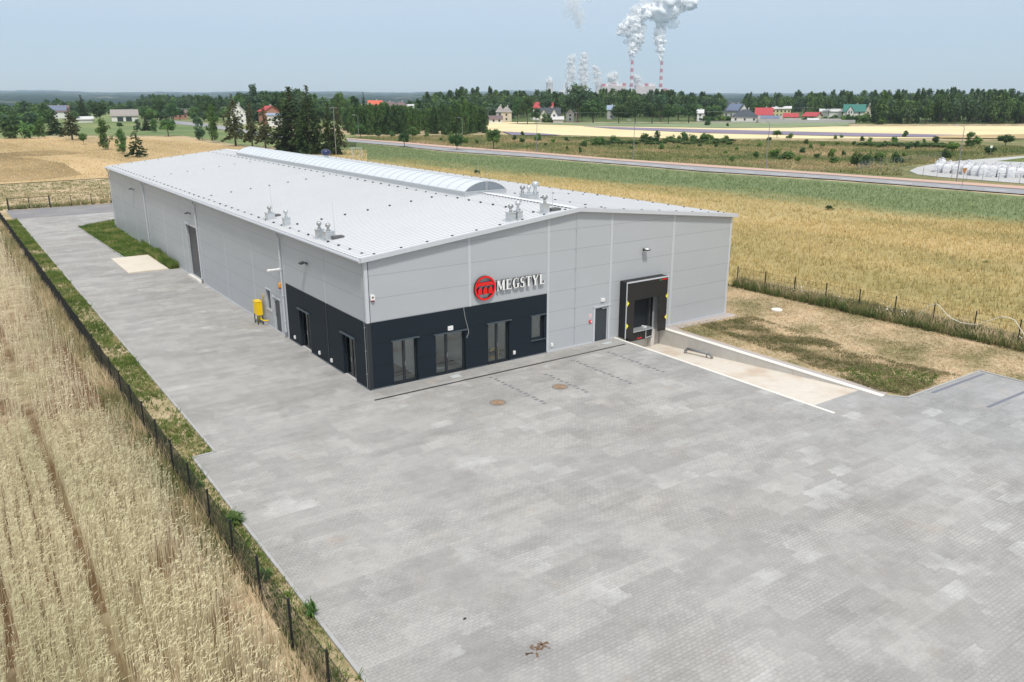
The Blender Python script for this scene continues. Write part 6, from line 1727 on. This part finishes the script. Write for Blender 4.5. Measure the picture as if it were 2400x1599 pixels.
def blocks(lab, lst, mat, name='power_building'):
    t = thing(name, lab, 'building', base_at(cp(lst[0][0], 0)[0])); b0 = Vector(t.location)
    for a0, a1, topb in lst:
        p0, p1 = base_at(cp(a0, 0)[0]), base_at(cp(a1, 0)[0]); Ht = deep(*cp(a0, topb), PD)[2]
        m_ = MB(); q0, q1 = Vector(p0)-b0, Vector(p1)-b0; q0.z = q1.z = Ht/2; m_.bar(q0, q1, 60, Ht); m_.build('block', M[mat], t)
        n = max(1, int((a1-a0)/26))
        if mat == 'plant':
            for i in range(n):
                f = (i+.5)/n; c = q0*(1-f)+q1*f; c.z = Ht+6; m_ = MB(); m_.bx(c.x-9, c.x+9, c.y-9, c.y+9, Ht+.1, Ht+16); m_.build('rooftop_block', M['chr'] if i % 3 == 0 else M['plantw'], t)
blocks('white stepped boiler house of the power station', [(1056, 1108, 760), (1109, 1165, 790), (1018, 1055, 830), (1072, 1100, 752)], 'plantw')
blocks('left long pale pink block row of the power station', [(1412, 1500, 796), (1501, 1630, 790)], 'plant')
blocks('right long pale pink block row of the power station', [(1722, 1800, 800), (1801, 1900, 792), (1975, 2040, 840)], 'plant')

def ico(n=2):
    import bmesh
    b = bmesh.new(); bmesh.ops.create_icosphere(b, subdivisions=n, radius=1)
    V = np.array([v.co[:] for v in b.verts]); F = np.array([[v.index for v in f.verts] for f in b.faces]); b.free(); return V, F
IV, IF = ico(3)
def steam_mat(name, alpha, edge):
    m = NT(name); n = m.noise(.02, 5, .65)
    d = m.n('BsdfDiffuse'); d.inputs[0].default_value = (.99, .99, .99, 1); d.inputs[1].default_value = 1.0
    tr = m.n('BsdfTransparent'); mx = m.n('MixShader')
    al = m.step(n, edge-.12, edge+.12)
    m.l(m.math('MULTIPLY', al, alpha), mx.inputs[0]); m.l(tr.outputs[0], mx.inputs[1]); m.l(d.outputs[0], mx.inputs[2]); m.l(mx.outputs[0], m.out.inputs[0])
    m.t.nodes.remove(m.b)
    return m.mat
ST1, ST1H, ST2, ST3 = steam_mat('thick_steam', 1.0, .2), steam_mat('steam_fringe', .30, .30), steam_mat('thin_steam', .26, .30), steam_mat('faint_steam', .09, .34)
def steam(lab, path, mat, dens=1.0, spread=.42, rs=.30):
    """path of (a, b, width) along the plume; a dense core and thinner puffs round it"""
    Vs = []; Fs = []; mi = []; off = 0
    for (a0, b0, w0), (a1, b1, w1) in zip(path[:-1], path[1:]):
        w0, w1 = w0*1.22, w1*1.22; L = math.hypot(a1-a0, b1-b0); n = max(4, int(dens*(L/((w0+w1)/2*.22))*3.2)); core = mat is ST1
        for i in range(n*(5 if core else 5)):
            k = i % 5 != 0 if core else True        # fringe puff
            f = random.random(); a, b, w_ = a0+(a1-a0)*f, b0+(b1-b0)*f, w0+(w1-w0)*f; sp = spread*(1.0 if k else .72)
            c = deep(*cp(a+random.gauss(0, w_*sp*.5), b+random.gauss(0, w_*sp*.45)), PD)+np.array([_f[0], _f[1], 0])*random.gauss(0, w_*spread*.5*KM/3.923)
            r = w_*random.uniform(.35, .95)*rs*((.60 if core else .85) if k else 1.0)*KM/3.923
            ph = rng.uniform(0, 6, 9); U = IV
            dsp = 1+.18*np.sin(U[:, 0]*4+ph[0])*np.sin(U[:, 1]*5+ph[1])+.14*np.sin(U[:, 2]*7+ph[2]+U[:, 0]*4)+.12*np.sin(U[:, 1]*13+ph[3])*np.sin(U[:, 2]*12+ph[4])+.08*np.sin(U[:, 0]*19+ph[5])*np.sin(U[:, 2]*17+ph[6])
            Vs.append(c+U*dsp[:, None]*r*np.array([1, 1, .9])); Fs.append(IF+off); off += len(U); mi.append(np.full(len(IF), 1 if (core and k) else 0))
    o = np_obj('steam_plume', np_mesh('steam_plume', np.concatenate(Vs), np.concatenate(Fs), [mat, ST1H], None, np.concatenate(mi), True), kind='stuff')
    tag(o, lab, 'steam')
steam('thick white plume drifting left from the left striped chimney', [(1683, 556, 22), (1690, 510, 50), (1705, 460, 85), (1735, 400, 120), (1745, 330, 150), (1720, 270, 165), (1690, 215, 170), (1740, 150, 160), (1800, 100, 150), (1870, 50, 190)], ST1)
steam('side wisp of the left chimney plume pointing left', [(1690, 215, 130), (1640, 250, 90), (1590, 290, 60), (1562, 315, 36)], ST1)
steam('thick white plume rising from the right striped chimney', [(1953, 560, 22), (1958, 500, 52), (1950, 430, 78), (1945, 360, 92), (1945, 290, 86), (1955, 230, 70), (1965, 180, 84), (1960, 120, 190), (1985, 60, 300), (2010, 0, 330), (2040, -60, 330)], ST1)
steam('upper right fringe of the right chimney plume', [(2060, 80, 150), (2140, 40, 120), (2200, 0, 90)], ST2)
steam('thin plume above the white boiler house', [(1130, 750, 60), (1132, 680, 66), (1128, 600, 60), (1122, 530, 36)], ST2, 1, .4, .34)
steam('narrow dense plume of the tower right of the boiler house', [(1250, 768, 66), (1248, 700, 70), (1246, 640, 62), (1244, 570, 56), (1258, 500, 50)], ST2, 1.2, .4, .34)
steam('curling thin plume behind the tallest broad tree', [(1385, 772, 56), (1380, 710, 66), (1360, 650, 60), (1342, 612, 34)], ST2, .8, .4, .32)
steam('short slanting plume left of the chimneys', [(1500, 770, 80), (1510, 720, 80), (1535, 670, 50)], ST2, 1, .4, .34)
steam('short slanting plume between the chimneys', [(1750, 772, 56), (1736, 730, 56), (1718, 700, 36)], ST2, 1, .4, .34)
steam('small steam cap on the leftmost cooling tower', [(932, 752, 60), (934, 728, 56)], ST2, 1, .35, .3)
steam('faint high cloud of drifting steam left of the chimneys', [(1190, 260, 60), (1230, 200, 100), (1190, 130, 100), (1160, 60, 150), (1180, -10, 190)], ST3, .55, .5, .34)
steam('faint wisp beside the boiler house plume', [(1160, 560, 40), (1158, 500, 34)], ST3, .8, .4, .34)

# ================================================================ THE AIR
def haze():
    m_ = MB(); m_.bx(-15600, 16600, -15600, 16600, -90, 1200)
    m = NT('air'); m.t.nodes.remove(m.b)
    v = m.n('VolumePrincipled'); v.inputs['Color'].default_value = (.66, .84, 1.0, 1); v.inputs['Density'].default_value = 8.0e-5
    v.inputs['Anisotropy'].default_value = 0.0
    m.l(v.outputs[0], m.out.inputs['Volume'])
    o = m_.build('haze', m.mat, kind='stuff')
    tag(o, 'pale bluish air haze filling the distance', 'haze')
haze()
